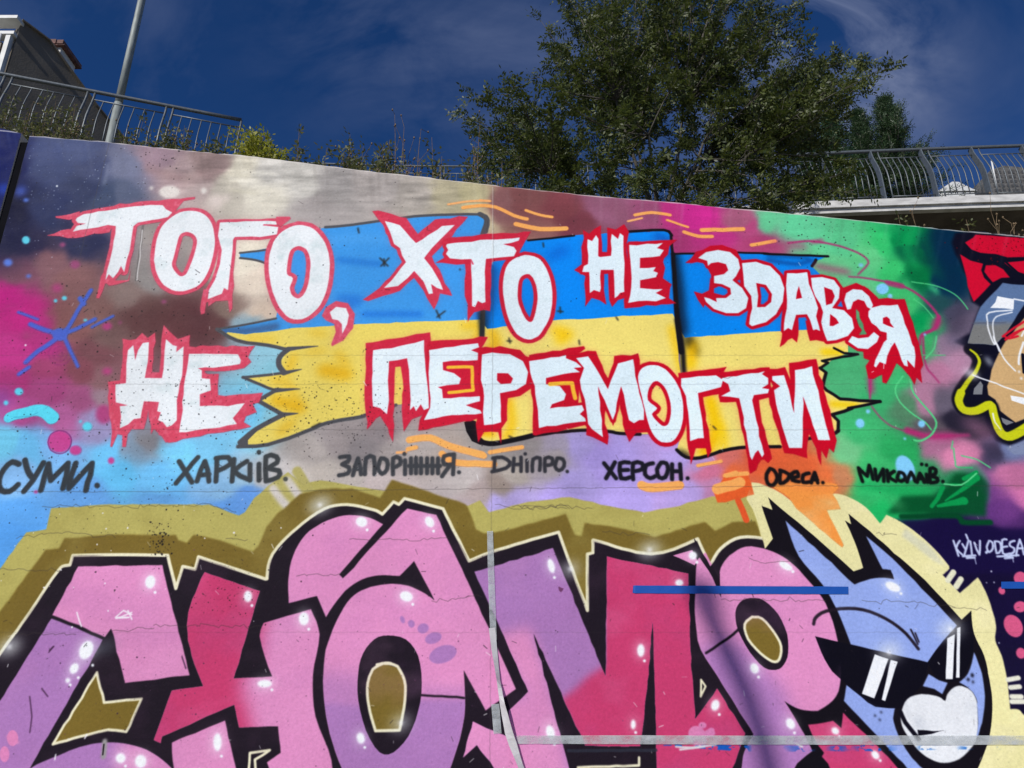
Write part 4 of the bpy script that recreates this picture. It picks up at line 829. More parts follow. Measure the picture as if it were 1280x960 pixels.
n_ = fbm(nose.a.shape[0], nose.a.shape[1], 30, 777, 3); paint(Mask(nose.x0, nose.y0, nose.a * np.clip((n_ - .5) * 3, 0, 1)), (196, 200, 206), .6)
line('R 292,510 330,590 435,725', 4.5, (14, 12, 24), sm=2); paint(fill('R 425,652 560,660 655,655 540,682 435,700'), (14, 12, 24))
line('R 910,440 920,600 905,700', 1.6, (150, 170, 226), sm=2)
part('painted_nose', nose, 'white heart shaped nose and muzzle'); part('painted_sunglasses', union(gl), 'black sunglasses with white glints')
# pink dots on the navy ground
for x, y, rx, ry, a in ((1275,722,8,8,0),(1252,738,4,5,-30),(1275,758,8,7,0),(1266.5,782,11,15,-30),(1276,816,6,7,-20)):
    m = ell(x, y, rx, ry, a); paint(m.blur(.4), (204, 84, 124)); part('painted_dot', m, 'pink painted spot on the navy ground')
dots('Q', (220, 225, 240), [(1018,88,7),(980,178,5),(1040,176,6),(1080,660,6)], soft=.4)
# uneven coverage of the spray
for m_, sd_ in ((c1, 1), (c2, 2), (c3, 3), (x1, 4), (x2, 5), (o1, 6), (m1, 7), (r1, 8), (r3, 9)): mottle(m_, [(226, 160, 200), (150, 90, 150)], 60, 2000 + sd_ * 300, .12)
for h_ in head: mottle(h_, [(166, 184, 232), (118, 140, 204)], 50, 5000, .2)
mottle(sil - union([c1, c2, c3, x1, x2, o1, m1, r1, r3, h1, ohk, rk]), [(58, 40, 56)], 50, 6000, .35); mottle(halo - charm, [(240, 230, 190), (206, 200, 140)], 40, 7000, .25); mottle((lk - sil) - halo, [(196, 186, 110), (108, 92, 40)], 50, 8000, .16)
# white shine spots with glow
SH = [(188,727,6,8,10),(310,745,5,7,0),(380,773,6,8,0),(452,652,7,6,20),(537,652,5,7,-30),(508,745,8,6,20),(451,922,5,7,-15),(108,812,8,12,25),(93,835,5,7,30),(85,850,3,3,0),(272,927,5,11,0),(331,854,9,4.5,0),(689,707,4,9,-15),(801,812.5,4.5,8,0),
      (791.5,905,3,6,0),(688,915,5,9,-15),(849,728,5,4,0),(866,694,5,5,0),(894,881,5,7,15),(982,707,9,4,30),(943,835,5,6.5,-20),(988,904,5,7,-30),(1044,913,5,4,40),(1116,733,10,5,25),(1094,943,6,4,50),(151,947,6,6,0),(176,951,7,8,0)]
for x, y, rx, ry, a in SH:
    paint(ell(x, y, rx * 1.5, ry * 1.5, a).blur(4.5), (255, 255, 255), .42); paint(ell(x, y, rx, ry, a).blur(.6), (244, 246, 248))
    paint(ell(x + rx * 1.0, y + ry * 1.5 + 1, 1.8, 1.8).blur(.5), (240, 243, 246))
for x, y, r_ in ((12,808,12),(400,631,12),(501,903,10),(713,711,9),(812,687,11),(1111,815,12),(1188,786,12)):
    paint(ell(x, y, r_ * 1.3, r_ * .8, -25).blur(6), (225, 228, 225), .75); paint(ell(x, y, 2.4, 2.4).blur(1.6), (250, 250, 250), .9)

# -------------------------------------------------- wear: pits, cracks, scratches, form joints
def crack(s, w_=.7, col=(62, 54, 50), alpha=.5, amp=1.3):
    p = wobble(q(s), amp, step=5, closed=False); paint(stroke(p, w_, amp=0), col, alpha)
for s in ('Z 210,372 340,370 640,370 900,366 1050,358 1110,385 1180,400', 'G 200,930 300,945 420,925 560,940', 'J 870,30 950,45 1070,35 1140,45', 'I 560,470 780,470 950,470', 'I 410,490 560,480', 'I 60,150 240,130 420,150', 'I 820,155 900,158', 'L 280,195 340,215 450,205', 'L 180,345 460,350 560,350',
          'L 690,350 860,355 1030,375', 'J 340,155 560,160 700,150', 'J 150,290 320,280', 'K 0,10 130,5 200,15', 'Z 0,685 160,690 300,690', 'J 640,380 820,365', 'K 330,100 500,110', 'O 100,685 260,690', 'Q 700,370 860,390 980,400', 'V 80,290 380,290', 'H 0,280 60,280'):
    crack(s, .7)
for y_a, y_b, a_ in ((614, 607, .45), (480, 537, .0), (537, 537, .28), (480, 480, .25), (444, 444, .22), (790, 790, .15)):
    if a_: crack('P -100,%f 300,%f 620,%f 1000,%f 1400,%f' % (y_a, y_a, (y_a + y_b) / 2, y_b, y_b), .7, (60, 56, 54), a_, .35)
for s, a_ in (('P 617,234 616,400 614,700 612,1000', .25), ('P 137,178 100,320', .35)): crack(s, 1.0, (70, 64, 62), a_, .3)
paint(stroke('P 616,234 615.5,330', 1.5, amp=0), (230, 226, 220), .3)
paint(stroke('A 540,20 520,120', 4).blur(2), (170, 176, 190), .4); paint(stroke('A 715,330 700,450 680,600', 3.2), (90, 86, 84), .6); line('A 712,350 700,480 685,600', 1.2, (220, 214, 210), sm=0)
g = np.random.default_rng(5)
def pits(n, cx, cy, sx, sy, rmin=.35, rmax=1.0, col=(26, 22, 24), uniform=False, alpha=.85):
    for i in range(n):
        x, y = (cx + g.uniform(-sx, sx), cy + g.uniform(-sy, sy)) if uniform else (g.normal(cx, sx), g.normal(cy, sy))
        r_ = rmin + (rmax - rmin) * g.random() ** 2.5
        paint(ell(x, y, r_ * g.uniform(.7, 1.4), r_, g.uniform(0, 180)), col, alpha)
pits(1000, 640, 560, 660, 400, .3, .75, uniform=True, alpha=.6)
pits(260, 220, 500, 120, 40, .35, .9); pits(220, 420, 510, 60, 22, .35, .9); pits(26, 205, 200, 22, 10, .5, 1.2); pits(40, 120, 230, 60, 30, .3, .7); pits(200, 120, 420, 90, 60, .35, 1.0); pits(120, 470, 560, 90, 30, .3, .8)
pits(160, 1060, 295, 60, 20, .3, .9); pits(220, 160, 610, 130, 50, .35, 1.0); pits(160, 290, 735, 30, 25, .3, .8); pits(160, 1255, 305, 25, 12, .3, .9, (90, 10, 20)); pits(240, 300, 460, 200, 120, .3, .8)
pits(90, 200, 680, 6, 14, .4, 1.4); pits(120, 480, 850, 200, 70, .3, .8, (100, 60, 90)); pits(60, 160, 860, 60, 50, .4, 1.0, (60, 40, 60))
pits(30, 120, 700, 80, 50, .6, 1.3, (236, 232, 236)); pits(260, 80, 230, 60, 40, .3, .8, (190, 200, 215), alpha=.5)
for i in range(260):       # scratches and chips
    x, y = g.uniform(-60, 1320), g.uniform(240, 1050); L_ = g.uniform(1.5, 7); an = g.normal(1.2, .7) if g.random() < .5 else g.uniform(0, PI)
    c_ = (235, 232, 230) if g.random() < .45 else (40, 34, 38)
    paint(stroke([(x, y), (x + L_ * math.cos(an), y + L_ * math.sin(an))], g.uniform(.4, .9), amp=0), c_, g.uniform(.3, .8))
for s in ('V 385,180 395,215 408,250', 'I 420,440 450,415 480,430', 'I 425,440 470,440', 'V 425,810 435,790', 'V 280,890 275,915', 'V 580,210 640,205', 'V 640,170 660,215', 'Z 600,925 660,900'): line(s, 1.3, (238, 232, 236), sm=0)
for s in ('V 245,380 270,350 250,370', 'V 150,600 160,700 150,780', 'V 210,560 240,600', 'I 180,560 195,545', 'V 910,400 930,460', 'X 395,55 410,70'): line(s, 1.2, (70, 40, 70), sm=0)
paint(fill('X 392,52 420,60 405,80 395,72'), (110, 60, 100))
paint(stroke('V 525,825 518,900', 5).blur(1), (150, 146, 144)); paint(stroke('V 520,840 515,890', 1.5), (30, 26, 28))
# residue of blue tape under the clear strip
res = fill('P 820,930 930,931 1100,932 1290,932 1290,935 1190,937 1100,938 990,939 930,939'); n_ = fbm(res.a.shape[0], res.a.shape[1], 5, 31, 3, 2.0)
xs = (res.x0 + np.arange(res.a.shape[1])) / CW
wt = fbm(res.a.shape[0], res.a.shape[1], 60, 33, 2)
paint(Mask(res.x0, res.y0, res.a * (n_ > .47) * np.clip((wt - .44) * 7, 0, 1)), (14, 86, 178), .95)
for s in ('X 980,850 1060,855 1180,840', 'X 1000,865 1120,850', 'Y 700,835 730,850'): line(s, 1.8, (214, 208, 210), sm=2)
paint(stroke('X 440,870 880,868', 3), (46, 50, 62), .7)
for i in range(90):     # rain run-off from the top edge
    x = g.uniform(-60, 1300); yt = float(np.interp(x, [37, 640, 1280], [170, 234, 296])); L_ = g.uniform(8, 60); k_ = (x - 640) / 2500
    paint(stroke([(x, yt - 4), (x - k_ * L_, yt + L_)], g.uniform(1, 3.5), amp=.1, w2=.5).blur(1.2), (60, 54, 52) if g.random() < .6 else (214, 208, 202), g.uniform(.05, .2))
# pale arris along the top edge, bare concrete at the foot
top_px = 'P -120,150 28,166 37,170 132,177 212,186 320,196 460,214 527,221 640,234 732,244 830,252 875,256 920,261 960,264 1060,274 1185,287 1280,296 1500,320'
paint(stroke(top_px, 1.8, amp=.2), (214, 206, 200), .75)
paint(stroke('P 34,170 27.5,200 0,300 -12,345', 2.2, amp=.5).blur(.4), (206, 208, 220), .6); paint(stroke('P 28,175 22,215 -5,305', 8, amp=0).blur(1), (6, 6, 14), .9)  # wide black stroke paints in the shade of the open joint
paint(fillc(np.array([(0, CH - 0.42 * SC), (CW, CH - 0.42 * SC), (CW, CH), (0, CH)])), (120, 116, 110), .9)
CAN *= (1 + 0.05 * (fbm(CH, CW, 3, 401, 2) - .5) + 0.05 * (fbm(CH, CW, 120, 411, 3) - .5) * 2)[..., None]
np.clip(CAN, 0.004, 0.93, out=CAN)

img = bpy.data.images.new('mural_paint', CW, CH, alpha=False)
buf = np.ones((CH, CW, 4), np.float32); buf[..., :3] = CAN[::-1]
img.pixels.foreach_set(buf.ravel()); img.update(); img.pack()
del buf, cloud, streak

# ================================================================== mural material
mural = bpy.data.materials.new('mural_painted_concrete'); mural.use_nodes = True
nt = mural.node_tree; pb = nt.nodes['Principled BSDF']
uvn = nt.nodes.new('ShaderNodeUVMap'); uvn.uv_map = 'UVMap'
ti = nt.nodes.new('ShaderNodeTexImage'); ti.image = img; ti.extension = 'EXTEND'; ti.interpolation = 'Cubic'
nt.links.new(uvn.outputs[0], ti.inputs['Vector'])
mpn = nt.nodes.new('ShaderNodeMapping'); mpn.inputs['Scale'].default_value = (X1 - X0, Z1 - Z0, 1)
nt.links.new(uvn.outputs[0], mpn.inputs['Vector'])
def nz(scale, detail=5, src=mpn, rough=.6):
    n = nt.nodes.new('ShaderNodeTexNoise'); n.inputs['Scale'].default_value = scale; n.inputs['Detail'].default_value = detail; n.inputs['Roughness'].default_value = rough
    nt.links.new(src.outputs['Vector'], n.inputs['Vector']); return n
fine = nz(55, 6, rough=.7); mid = nz(7, 5)
mps = nt.nodes.new('ShaderNodeMapping'); mps.inputs['Scale'].default_value = (1.2, 24, 1)
nt.links.new(mpn.outputs['Vector'], mps.inputs['Vector']); brush = nz(3, 4, mps)
grain = nt.nodes.new('ShaderNodeMapRange'); grain.inputs['From Min'].default_value = .3; grain.inputs['From Max'].default_value = .7; grain.inputs['To Min'].default_value = .9; grain.inputs['To Max'].default_value = 1.08
nt.links.new(fine.outputs['Fac'], grain.inputs['Value'])
mulc = nt.nodes.new('ShaderNodeMix'); mulc.data_type = 'RGBA'; mulc.blend_type = 'MULTIPLY'; mulc.inputs[0].default_value = 1
nt.links.new(ti.outputs['Color'], mulc.inputs[6]); nt.links.new(grain.outputs[0], mulc.inputs[7]); nt.links.new(mulc.outputs[2], pb.inputs['Base Color'])
rr = nt.nodes.new('ShaderNodeMapRange'); rr.inputs['From Min'].default_value = .3; rr.inputs['From Max'].default_value = .7; rr.inputs['To Min'].default_value = .56; rr.inputs['To Max'].default_value = .70
nt.links.new(mid.outputs['Fac'], rr.inputs['Value']); nt.links.new(rr.outputs[0], pb.inputs['Roughness'])
pb.inputs['Specular IOR Level'].default_value = 0.06
vor = nt.nodes.new('ShaderNodeTexVoronoi'); vor.inputs['Scale'].default_value = 26; nt.links.new(mpn.outputs['Vector'], vor.inputs['Vector'])
vr = nt.nodes.new('ShaderNodeMapRange'); vr.inputs['From Min'].default_value = 0.0; vr.inputs['From Max'].default_value = 0.09; vr.inputs['To Min'].default_value = -.9; vr.inputs['To Max'].default_value = 0
nt.links.new(vor.outputs['Distance'], vr.inputs['Value'])
def add(a, b, k):
    m_ = nt.nodes.new('ShaderNodeMath'); m_.operation = 'MULTIPLY_ADD'; m_.inputs[1].default_value = k
    nt.links.new(b, m_.inputs[0]); nt.links.new(a, m_.inputs[2]); return m_.outputs[0]
hgt = add(fine.outputs['Fac'], brush.outputs['Fac'], .25); hgt = add(hgt, mid.outputs['Fac'], 2.5); hgt = add(hgt, vr.outputs[0], 1.0)
bmp = nt.nodes.new('ShaderNodeBump'); bmp.inputs['Strength'].default_value = .4; bmp.inputs['Distance'].default_value = 0.004
nt.links.new(hgt, bmp.inputs['Height']); nt.links.new(bmp.outputs['Normal'], pb.inputs['Normal'])

concrete = mat('bare_concrete', (.42, .40, .37), .85, .2, 5, .4, 60)
bounce_paving = mat('pale_paving_concrete', (.38, .37, .35), .9, .2, 3, .6, 120)  # unseen paving, set pale to bounce sunlight onto the wall
slabm = mat('white_painted_concrete', (.55, .54, .52), .7, .22, 4, .3, 40, aspect=(1, 1, 3))
darkwall = mat('weathered_brown_render', (.12, .10, .085), .9, .35, 2, .5, 25)
steel = mat('galvanised_steel', (.135, .15, .16), .5, .2, 30, .1, 90, metal=.55)
steeld = mat('grey_painted_steel', (.13, .15, .17), .5, .2, 18, .1, 60, metal=.3)
soil = mat('dry_soil', (.11, .085, .055), .95, .4, 5, 1.0, 30, col2=(.09, .10, .04))
galv = mat('lamp_post_zinc', (.24, .265, .25), .62, .25, 9, .08, 50, metal=.15, aspect=(3, 3, .6))

# ------------------------------------------------------------------ the wall
WT = 0.32
wall = tag(empty('graffiti_wall', (0, DW, 0)), 'tall concrete retaining wall covered in a colourful graffiti mural with a flag and lettering', 'wall')
def set_uv(me, yfront_only=True):
    uv = me.uv_layers.new(name='UVMap')
    co = np.empty(len(me.vertices) * 3, np.float32); me.vertices.foreach_get('co', co); co = co.reshape(-1, 3)
    li = np.empty(len(me.loops), np.int32); me.loops.foreach_get('vertex_index', li)
    c = co[li]; out = np.stack([(c[:, 0] - X0) / (X1 - X0), (c[:, 2] - Z0) / (Z1 - Z0)], 1).astype(np.float32)
    uv.data.foreach_set('uv', out.ravel())
tp = to_wall(q('P 37,170 132,177 212,186 320,196 460,214 527,221 640,234 732,244 830,252 920,261 960,264 1060,274 1185,287 1280,296 1500,320'))
XJ = float(tp[0, 0])
jr = np.random.default_rng(77); tq = [tp[0]]
for i_ in range(len(tp) - 1):      # slightly chipped, uneven top edge
    nseg = max(2, int(abs(tp[i_ + 1, 0] - tp[i_, 0]) / .06))
    for j_ in range(1, nseg + 1):
        p_ = tp[i_] + (tp[i_ + 1] - tp[i_]) * j_ / nseg; tq.append(p_ + np.array([0, jr.normal(0, .0022) - (.010 * jr.random() if jr.random() < .08 else 0)]))
tp = np.array(tq)
tp = np.vstack([tp, [11.0, tp[-1, 1] - (11 - tp[-1, 0]) * .12]])
tl = to_wall(q('P 0,160 28,167')); tl[1, 0] = XJ - 0.07
tl = np.vstack([[-10.0, tl[0, 1] + .55], tl])
def panel(top, name, label):
    prof = [(float(top[0, 0]), -.3)] + [(float(a), float(b)) for a, b in top] + [(float(top[-1, 0]), -.3)]
    mb = MB(); mb.prism([(x, 0, z) for x, z in prof], (0, WT, 0))
    o = mb.build(name, mural, wall); set_uv(o.data); o.data.materials.append(concrete)
    for p in o.data.polygons:
        if abs(p.normal.y) < .9 or p.center.y > .1: p.material_index = 1
    if label: o['label'] = label
    return o
panel(tl, 'wall_panel', 'dark blue painted wall panel left of the joint')
main_panel = panel(tp, 'wall_panel', None)
mb = MB(); mb.box((XJ - .068, .014, -.3), (XJ - .002, WT - .03, float(tp[0, 1]) - .05)); mb.build('joint_shade_strip', mat('joint_shade_black', (.008, .008, .010), .95, spec=0.0), wall)  # shallow black strip standing in for the shade inside the open joint

own = np.full((CH, CW), -1, np.int16)
for k, (nm, m, lb) in enumerate(PARTS):
    ya, yb = max(m.y0, 0), min(m.y0 + m.a.shape[0], CH); xa, xb = max(m.x0, 0), min(m.x0 + m.a.shape[1], CW)
    if yb > ya and xb > xa: own[ya:yb, xa:xb][m.a[ya-m.y0:yb-m.y0, xa-m.x0:xb-m.x0] > .5] = k
xj_px = int((XJ + .012 - X0) * SC); own[:, :xj_px] = -1; own[int((Z1 - .03) * SC):] = -1
def sheet(name, m, k, label):
    """thin coat of paint a millimetre proud of the wall, meshed row by row from its outline"""
    vs = []; fs = []; y0 = -0.0011
    ya, yb = max(m.y0, 0) // 2 * 2, min(m.y0 + m.a.shape[0], CH - 2); xa_, xb_ = max(m.x0, 0), min(m.x0 + m.a.shape[1], CW)
    for r in range(ya, yb, 2):
        row = own[r, xa_:xb_] == k
        if not row.any(): continue
        d = np.diff(np.concatenate([[0], row.astype(np.int8), [0]])); s_ = np.where(d == 1)[0]; e_ = np.where(d == -1)[0]
        za = Z1 - r / SC; zb = Z1 - (r + 2) / SC
        for a, b in zip(s_, e_):
            xa = X0 + (xa_ + a) / SC; xb = X0 + (xa_ + b) / SC
            n = len(vs); vs += [(xa, y0, zb), (xb, y0, zb), (xb, y0, za), (xa, y0, za)]; fs.append((n, n + 1, n + 2, n + 3))
    if not fs: return
    o = mesh_obj(name, vs, fs, mural, wall); set_uv(o.data)
    if label: o['label'] = label
for k, (nm, m, lb) in enumerate(PARTS): sheet(nm, m, k, lb)

# ------------------------------------------------------------------ tape stuck on the wall
def tape_mat(name, col, alpha, rough=.3):
    m = bpy.data.materials.new(name); m.use_nodes = True; nt_ = m.node_tree; b = nt_.nodes['Principled BSDF']
    t = nt_.nodes.new('ShaderNodeTexCoord'); n = nt_.nodes.new('ShaderNodeTexNoise'); n.inputs['Scale'].default_value = 9; n.inputs['Detail'].default_value = 8; n.inputs['Roughness'].default_value = .7
    mp2 = nt_.nodes.new('ShaderNodeMapping'); mp2.inputs['Scale'].default_value = (1, 1, 1.6); nt_.links.new(t.outputs['Object'], mp2.inputs[0]); nt_.links.new(mp2.outputs[0], n.inputs['Vector'])
    r = nt_.nodes.new('ShaderNodeMapRange'); r.inputs['From Min'].default_value = .35; r.inputs['From Max'].default_value = .65; r.inputs['To Min'].default_value = alpha[0]; r.inputs['To Max'].default_value = alpha[1]
    nt_.links.new(n.outputs['Fac'], r.inputs['Value']); nt_.links.new(r.outputs[0], b.inputs['Alpha'])
    b.inputs['Base Color'].default_value = (*col, 1); b.inputs['Roughness'].default_value = rough
    bp = nt_.nodes.new('ShaderNodeBump'); bp.inputs['Strength'].default_value = .4; bp.inputs['Distance'].default_value = .004; nt_.links.new(n.outputs['Fac'], bp.inputs['Height']); nt_.links.new(bp.outputs[0], b.inputs['Normal'])
    return m
clear = tape_mat('clear_tape_film', (.58, .61, .62), (.12, .62)); bluet = tape_mat('blue_tape_film', (.003, .07, .36), (.97, 1), .5)
def wallpt(x, y, off):
    w = to_wall([(x, y)])[0]; return Vector((float(w[0]), DW - off, float(w[1])))
def strip(name, px, m, label, cat, off=0.004, lift=None, width=None):
    """tape along photo points (x, y, half width), with a wavy surface"""
    r2 = random.Random(len(px)); vs = []; fs = []
    P = []
    for i in range(len(px) - 1):
        a, b = px[i], px[i + 1]; d = math.hypot(b[0] - a[0], b[1] - a[1]); n = max(2, int(d / 9))
        for j in range(n): P.append([a[k] + (b[k] - a[k]) * j / n for k in range(len(a))])
    P.append(list(px[-1]))
    for i, p in enumerate(P):
        a = P[max(i - 1, 0)]; b = P[min(i + 1, len(P) - 1)]; tx, ty = b[0] - a[0], b[1] - a[1]; L_ = math.hypot(tx, ty); nx, ny = -ty / L_, tx / L_
        o1 = off + (p[3] if len(p) > 3 else 0) + r2.uniform(0, .0015); o2 = off + (p[4] if len(p) > 4 else 0) + r2.uniform(0, .0015); h = p[2] + r2.uniform(-.12, .12)
        vs.append(wallpt(p[0] + nx * h, p[1] + ny * h, o1)); vs.append(wallpt(p[0] - nx * h, p[1] - ny * h, o2))
    c = sum(vs, Vector()) / len(vs)
    vs2 = [v - c for v in vs]; n = len(vs2)
    vs2 += [v + Vector((0, .0006, 0)) for v in vs2]
    for i in range(len(P) - 1):
        a = 2 * i; fs.append((a, a + 2, a + 3, a + 1)); fs.append((n + a, n + a + 1, n + a + 3, n + a + 2)); fs.append((a, n + a, n + a + 2, a + 2)); fs.append((a + 1, a + 3, n + a + 3, n + a + 1))
    fs.append((0, 1, n + 1, n)); a = 2 * (len(P) - 1); fs.append((a, n + a, n + a + 1, a + 1))
    o = mesh_obj(name, vs2, fs, m); o.location = c
    return tag(o, label, cat, 'strips of tape stuck on the mural')
strip('tape_strip', [(791, 736.5, 4.6), (794, 736.8, 4.9), (925, 737.5, 4.9), (1060, 738, 4.7)], bluet, 'straight blue tape strip stuck across the pink letters', 'tape')
strip('tape_strip', [(1251, 731.5, 4.3), (1330, 731.5, 4.3)], bluet, 'short blue tape strip at the right edge on navy paint', 'tape')
strip('tape_strip', [(645, 924.5, 5.2), (800, 924.5, 5.6), (925, 925, 5.6), (1100, 925, 5.8), (1420, 925, 5.8)], clear, 'long clear worn tape strip running level along the wall', 'tape', off=.006)
strip('tape_strip', [(612.5, 664, 3.8), (614, 720, 4.0), (617, 800, 4.0)], clear, 'upright piece of clear tape on the purple letter', 'tape', off=.006)
strip('tape_strip', [(619, 880, 5), (622, 917, 5)], clear, 'short grey clear tape scrap on the black outline', 'tape', off=.004)
whitet = tape_mat('loose_tape_film', (.6, .58, .58), (.75, 1.0), .35)
strip('tape_ribbon', [(615, 785, 4, 0, 0), (618, 812, 3.5, .01, .0), (623, 850, 2.0, .03, .01), (628, 880, 3.2, .02, .045), (636, 915, 5.0, .012, .03), (641, 930, 5.0, .015, .02), (650, 955, 3.4, .04, .02), (661, 985, 4.0, .05, .03), (666, 1010, 3, .03, .06)], whitet, 'loose twisted ribbon of tape hanging down over the pink letter', 'tape', off=.008)

# ------------------------------------------------------------------ ground, slope
g_ = mesh_obj('pavement', [(-400, -400, 0), (400, -400, 0), (400, 5.02, 0), (-400, 5.02, 0)], [(0, 1, 2, 3)], bounce_paving); tag(g_, kind='structure')
g_ = mesh_obj('ground', [(-1500, -1500, -.02), (1500, -1500, -.02), (1500, 1500, -.02), (-1500, 1500, -.02)], [(0, 1, 2, 3)], soil); tag(g_, kind='structure')
def wall_top(X):
    return float(np.interp(X, np.concatenate([tl[:, 0], tp[:, 0]]), np.concatenate([tl[:, 1], tp[:, 1]])))
def terrain(X, Y):
    t0 = wall_top(X) - .12
    sl = np.interp(X, [-6, -3, 0, 4], [.74, .72, .58, .55]); top = np.interp(X, [-6, -3.5, -1, 4], [8.05, 8.05, 10.2, 9.6])
    return min(t0 + sl * (Y - 5.3), top)
xs_ = np.linspace(-30, 30, 121); ys_ = np.concatenate([np.linspace(5.3, 16, 44), [18, 22, 30, 60]])
rt = random.Random(4); vs = []; fs = []
for Y_ in ys_:
    for X_ in xs_:
        vs.append((X_, Y_, terrain(X_, Y_) + (rt.uniform(-.03, .03) if Y_ > 5.4 else 0)))
nx_ = len(xs_)
for j in range(len(ys_) - 1):
    for i in range(nx_ - 1): fs.append((j * nx_ + i, j * nx_ + i + 1, (j + 1) * nx_ + i + 1, (j + 1) * nx_ + i))
tag(mesh_obj('embankment', vs, fs, soil, smooth=True), kind='structure')

# ------------------------------------------------------------------ railings
def railing(path, label, height, bay, nbal, thick, plate, bend, mrail, mpost, midtop=.16, low=.09, hb=0.0, flatw=.1, br=.0085):
    """path: base points; posts in pairs at each bay, bent balusters between them"""
    root = tag(empty('railing', path[0]), label, 'railing', 'steel railings with bent bars')
    base = Vector(path[0]); seg = []; tot = 0
    for a, b in zip(path, path[1:]):
        a, b = Vector(a), Vector(b); seg.append((tot, a, b)); tot += (b - a).length
    def pos(s):
        for t, a, b in reversed(seg):
            if s >= t - 1e-6:
                d = (b - a).normalized(); return a + d * (s - t), d
    def prof(p, d, h):
        inw = Vector((-d.y, d.x, 0)).normalized()
        if inw.y < 0: inw = -inw
        t = max(0, (h - height * .42) / (height * .58)); return p + Vector((0, 0, h)) + inw * bend * t * t * (3 - 2 * t)
    def rail(name, h, r, s0, s1, n=2, off=0):
        pts_ = []
        for i in range(n + 1):
            p, d = pos(s0 + (s1 - s0) * i / n); pts_.append(prof(p, d, h) - base)
        MB().tube(pts_, r, 8).build(name, mrail, root, True)
    n = int(tot / bay)
    rail('top_rail', height, thick, 0, n * bay, n * 2)
    bal = {}
    for i in range(n + 1):
        for off in (0, flatw * .95) if i < n else (0,):
            p, d = pos(i * bay + off); inw = Vector((-d.y, d.x, 0)).normalized()
            if inw.y < 0: inw = -inw
            if plate and off == 0:
                mb = MB(); hs = [0, .3, .45, .6, .75, .88, 1]
                prev = None
                for h in hs:
                    c = prof(p, d, h * (height - thick)) - base; w_ = flatw * (1 - .25 * h)
                    ring = [c - d * .012 - inw * w_ / 2, c + d * .012 - inw * w_ / 2, c + d * .012 + inw * w_ / 2, c - d * .012 + inw * w_ / 2]
                    k = len(mb.v); mb.v += [tuple(v) for v in ring]
                    if prev is not None:
                        for e in range(4): mb.f.append((prev + e, prev + (e + 1) % 4, k + (e + 1) % 4, k + e))
                    else: mb.f.append((k + 3, k + 2, k + 1, k))
                    prev = k
                mb.f.append((prev, prev + 1, prev + 2, prev + 3)); mb.build('post', mpost, root)
            else:
                MB().tube([prof(p, d, h * height * .99) - base for h in (0, .25, .42, .55, .68, .8, .9, 1)], .016, 6).build('post', mrail, root, True)
        if i < n:
            s0 = i * bay + flatw * .95; s1 = (i + 1) * bay
            rail('mid_rail', height - midtop, .011, s0, s1); rail('bottom_rail', low, .013, s0, s1)
            for j in range(1, nbal + 1):
                p, d = pos(s0 + (s1 - s0) * j / (nbal + 1)); key = (round(d.x, 3), round(d.y, 3), round(d.z, 3))
                if key not in bal:
                    me = MB().tube([prof(Vector((0, 0, 0)), d, low + (height - midtop - low) * h) for h in (0, .3, .45, .58, .7, .82, .92, 1)], br, 5)
                    o = me.build('baluster', mrail, root, True); bal[key] = o.data
                else:
                    o = bpy.data.objects.new('baluster', bal[key]); C.objects.link(o); o.parent = root
                o.location = p - base
    return root
HR = 1.15
a = at(-40, 84, 8.4); zt = 9.48
def rpoint(px, py, z):
    """point on the sight line through the pixel at height z"""
    d = at(px, py, 1.0) - Vector((0, 0, EYE)); t = (z - EYE) / d.z
    return Vector((d.x * t, d.y * t, z))
pa, pb_ = rpoint(0, 92, zt), rpoint(302, 150, zt)
dv = (pb_ - pa); st_pt = pb_ - dv.normalized() * (1.05 * 6)
inw = Vector((-dv.y, dv.x, 0)).normalized()
sh = lambda p, z: Vector((p.x - inw.x * .17, p.y - inw.y * .17, z))
railing([sh(st_pt, zt - HR), sh(pb_, zt - HR)], 'steel railing with bent bars at upper left in front of the grey house', HR, 1.05 - 1e-4, 6, .030, False, .17, steel, steel)
zr = 12.55; HR2 = 1.52
rp1 = [rpoint(x, y, zr) for x, y in ((1700, 176), (1280, 180), (1180, 183.5), (1090, 187), (1000, 191), (900, 198), (800, 202), (640, 208.5), (500, 207.5), (385, 204), (250, 199))]
rp1 = [Vector((p.x, p.y - .2, zr - HR2)) for p in rp1]
# the straight bridge part and the path part
railing(rp1[:6][::-1], 'long bridge railing with bent bars and flat posts above the white deck edge', HR2, 1.09, 6, .040, True, .26, steel, steeld, midtop=.23, low=.15, flatw=.19, br=.0115)
railing(rp1[5:][::-1], 'pale path railing half hidden behind weeds and the big tree', HR2, 1.09, 6, .024, False, .2, steel, steel, midtop=.22, low=.13, flatw=.10)

# bridge deck: white edge beam, slab and the wall below
deck = tag(empty('footbridge', (4, 14, 11)), 'footbridge deck with white edge beam over a dark brown wall', 'bridge')
def along(pts_, y_off, z0, z1, depth, name, m):
    mb = MB(); n = len(pts_)
    for i in range(n - 1):
        a, b = pts_[i], pts_[i + 1]; k = len(mb.v)
        for p in (a, b):
            for dy_, z_ in ((y_off, z0), (y_off, z1), (y_off + depth, z1), (y_off + depth, z0)): mb.v.append((p.x - 4, p.y + dy_ - 14, z_ - 11))
        mb.f += [(k, k+4, k+5, k+1), (k+1, k+5, k+6, k+2), (k+3, k+2, k+6, k+7), (k, k+3, k+7, k+4)]
        if i == 0: mb.f.append((k, k+1, k+2, k+3))
        if i == n - 2: mb.f.append((k+4, k+7, k+6, k+5))
    return mb.build(name, m, deck)
dp = rp1[:6]; zb_ = zr - HR2
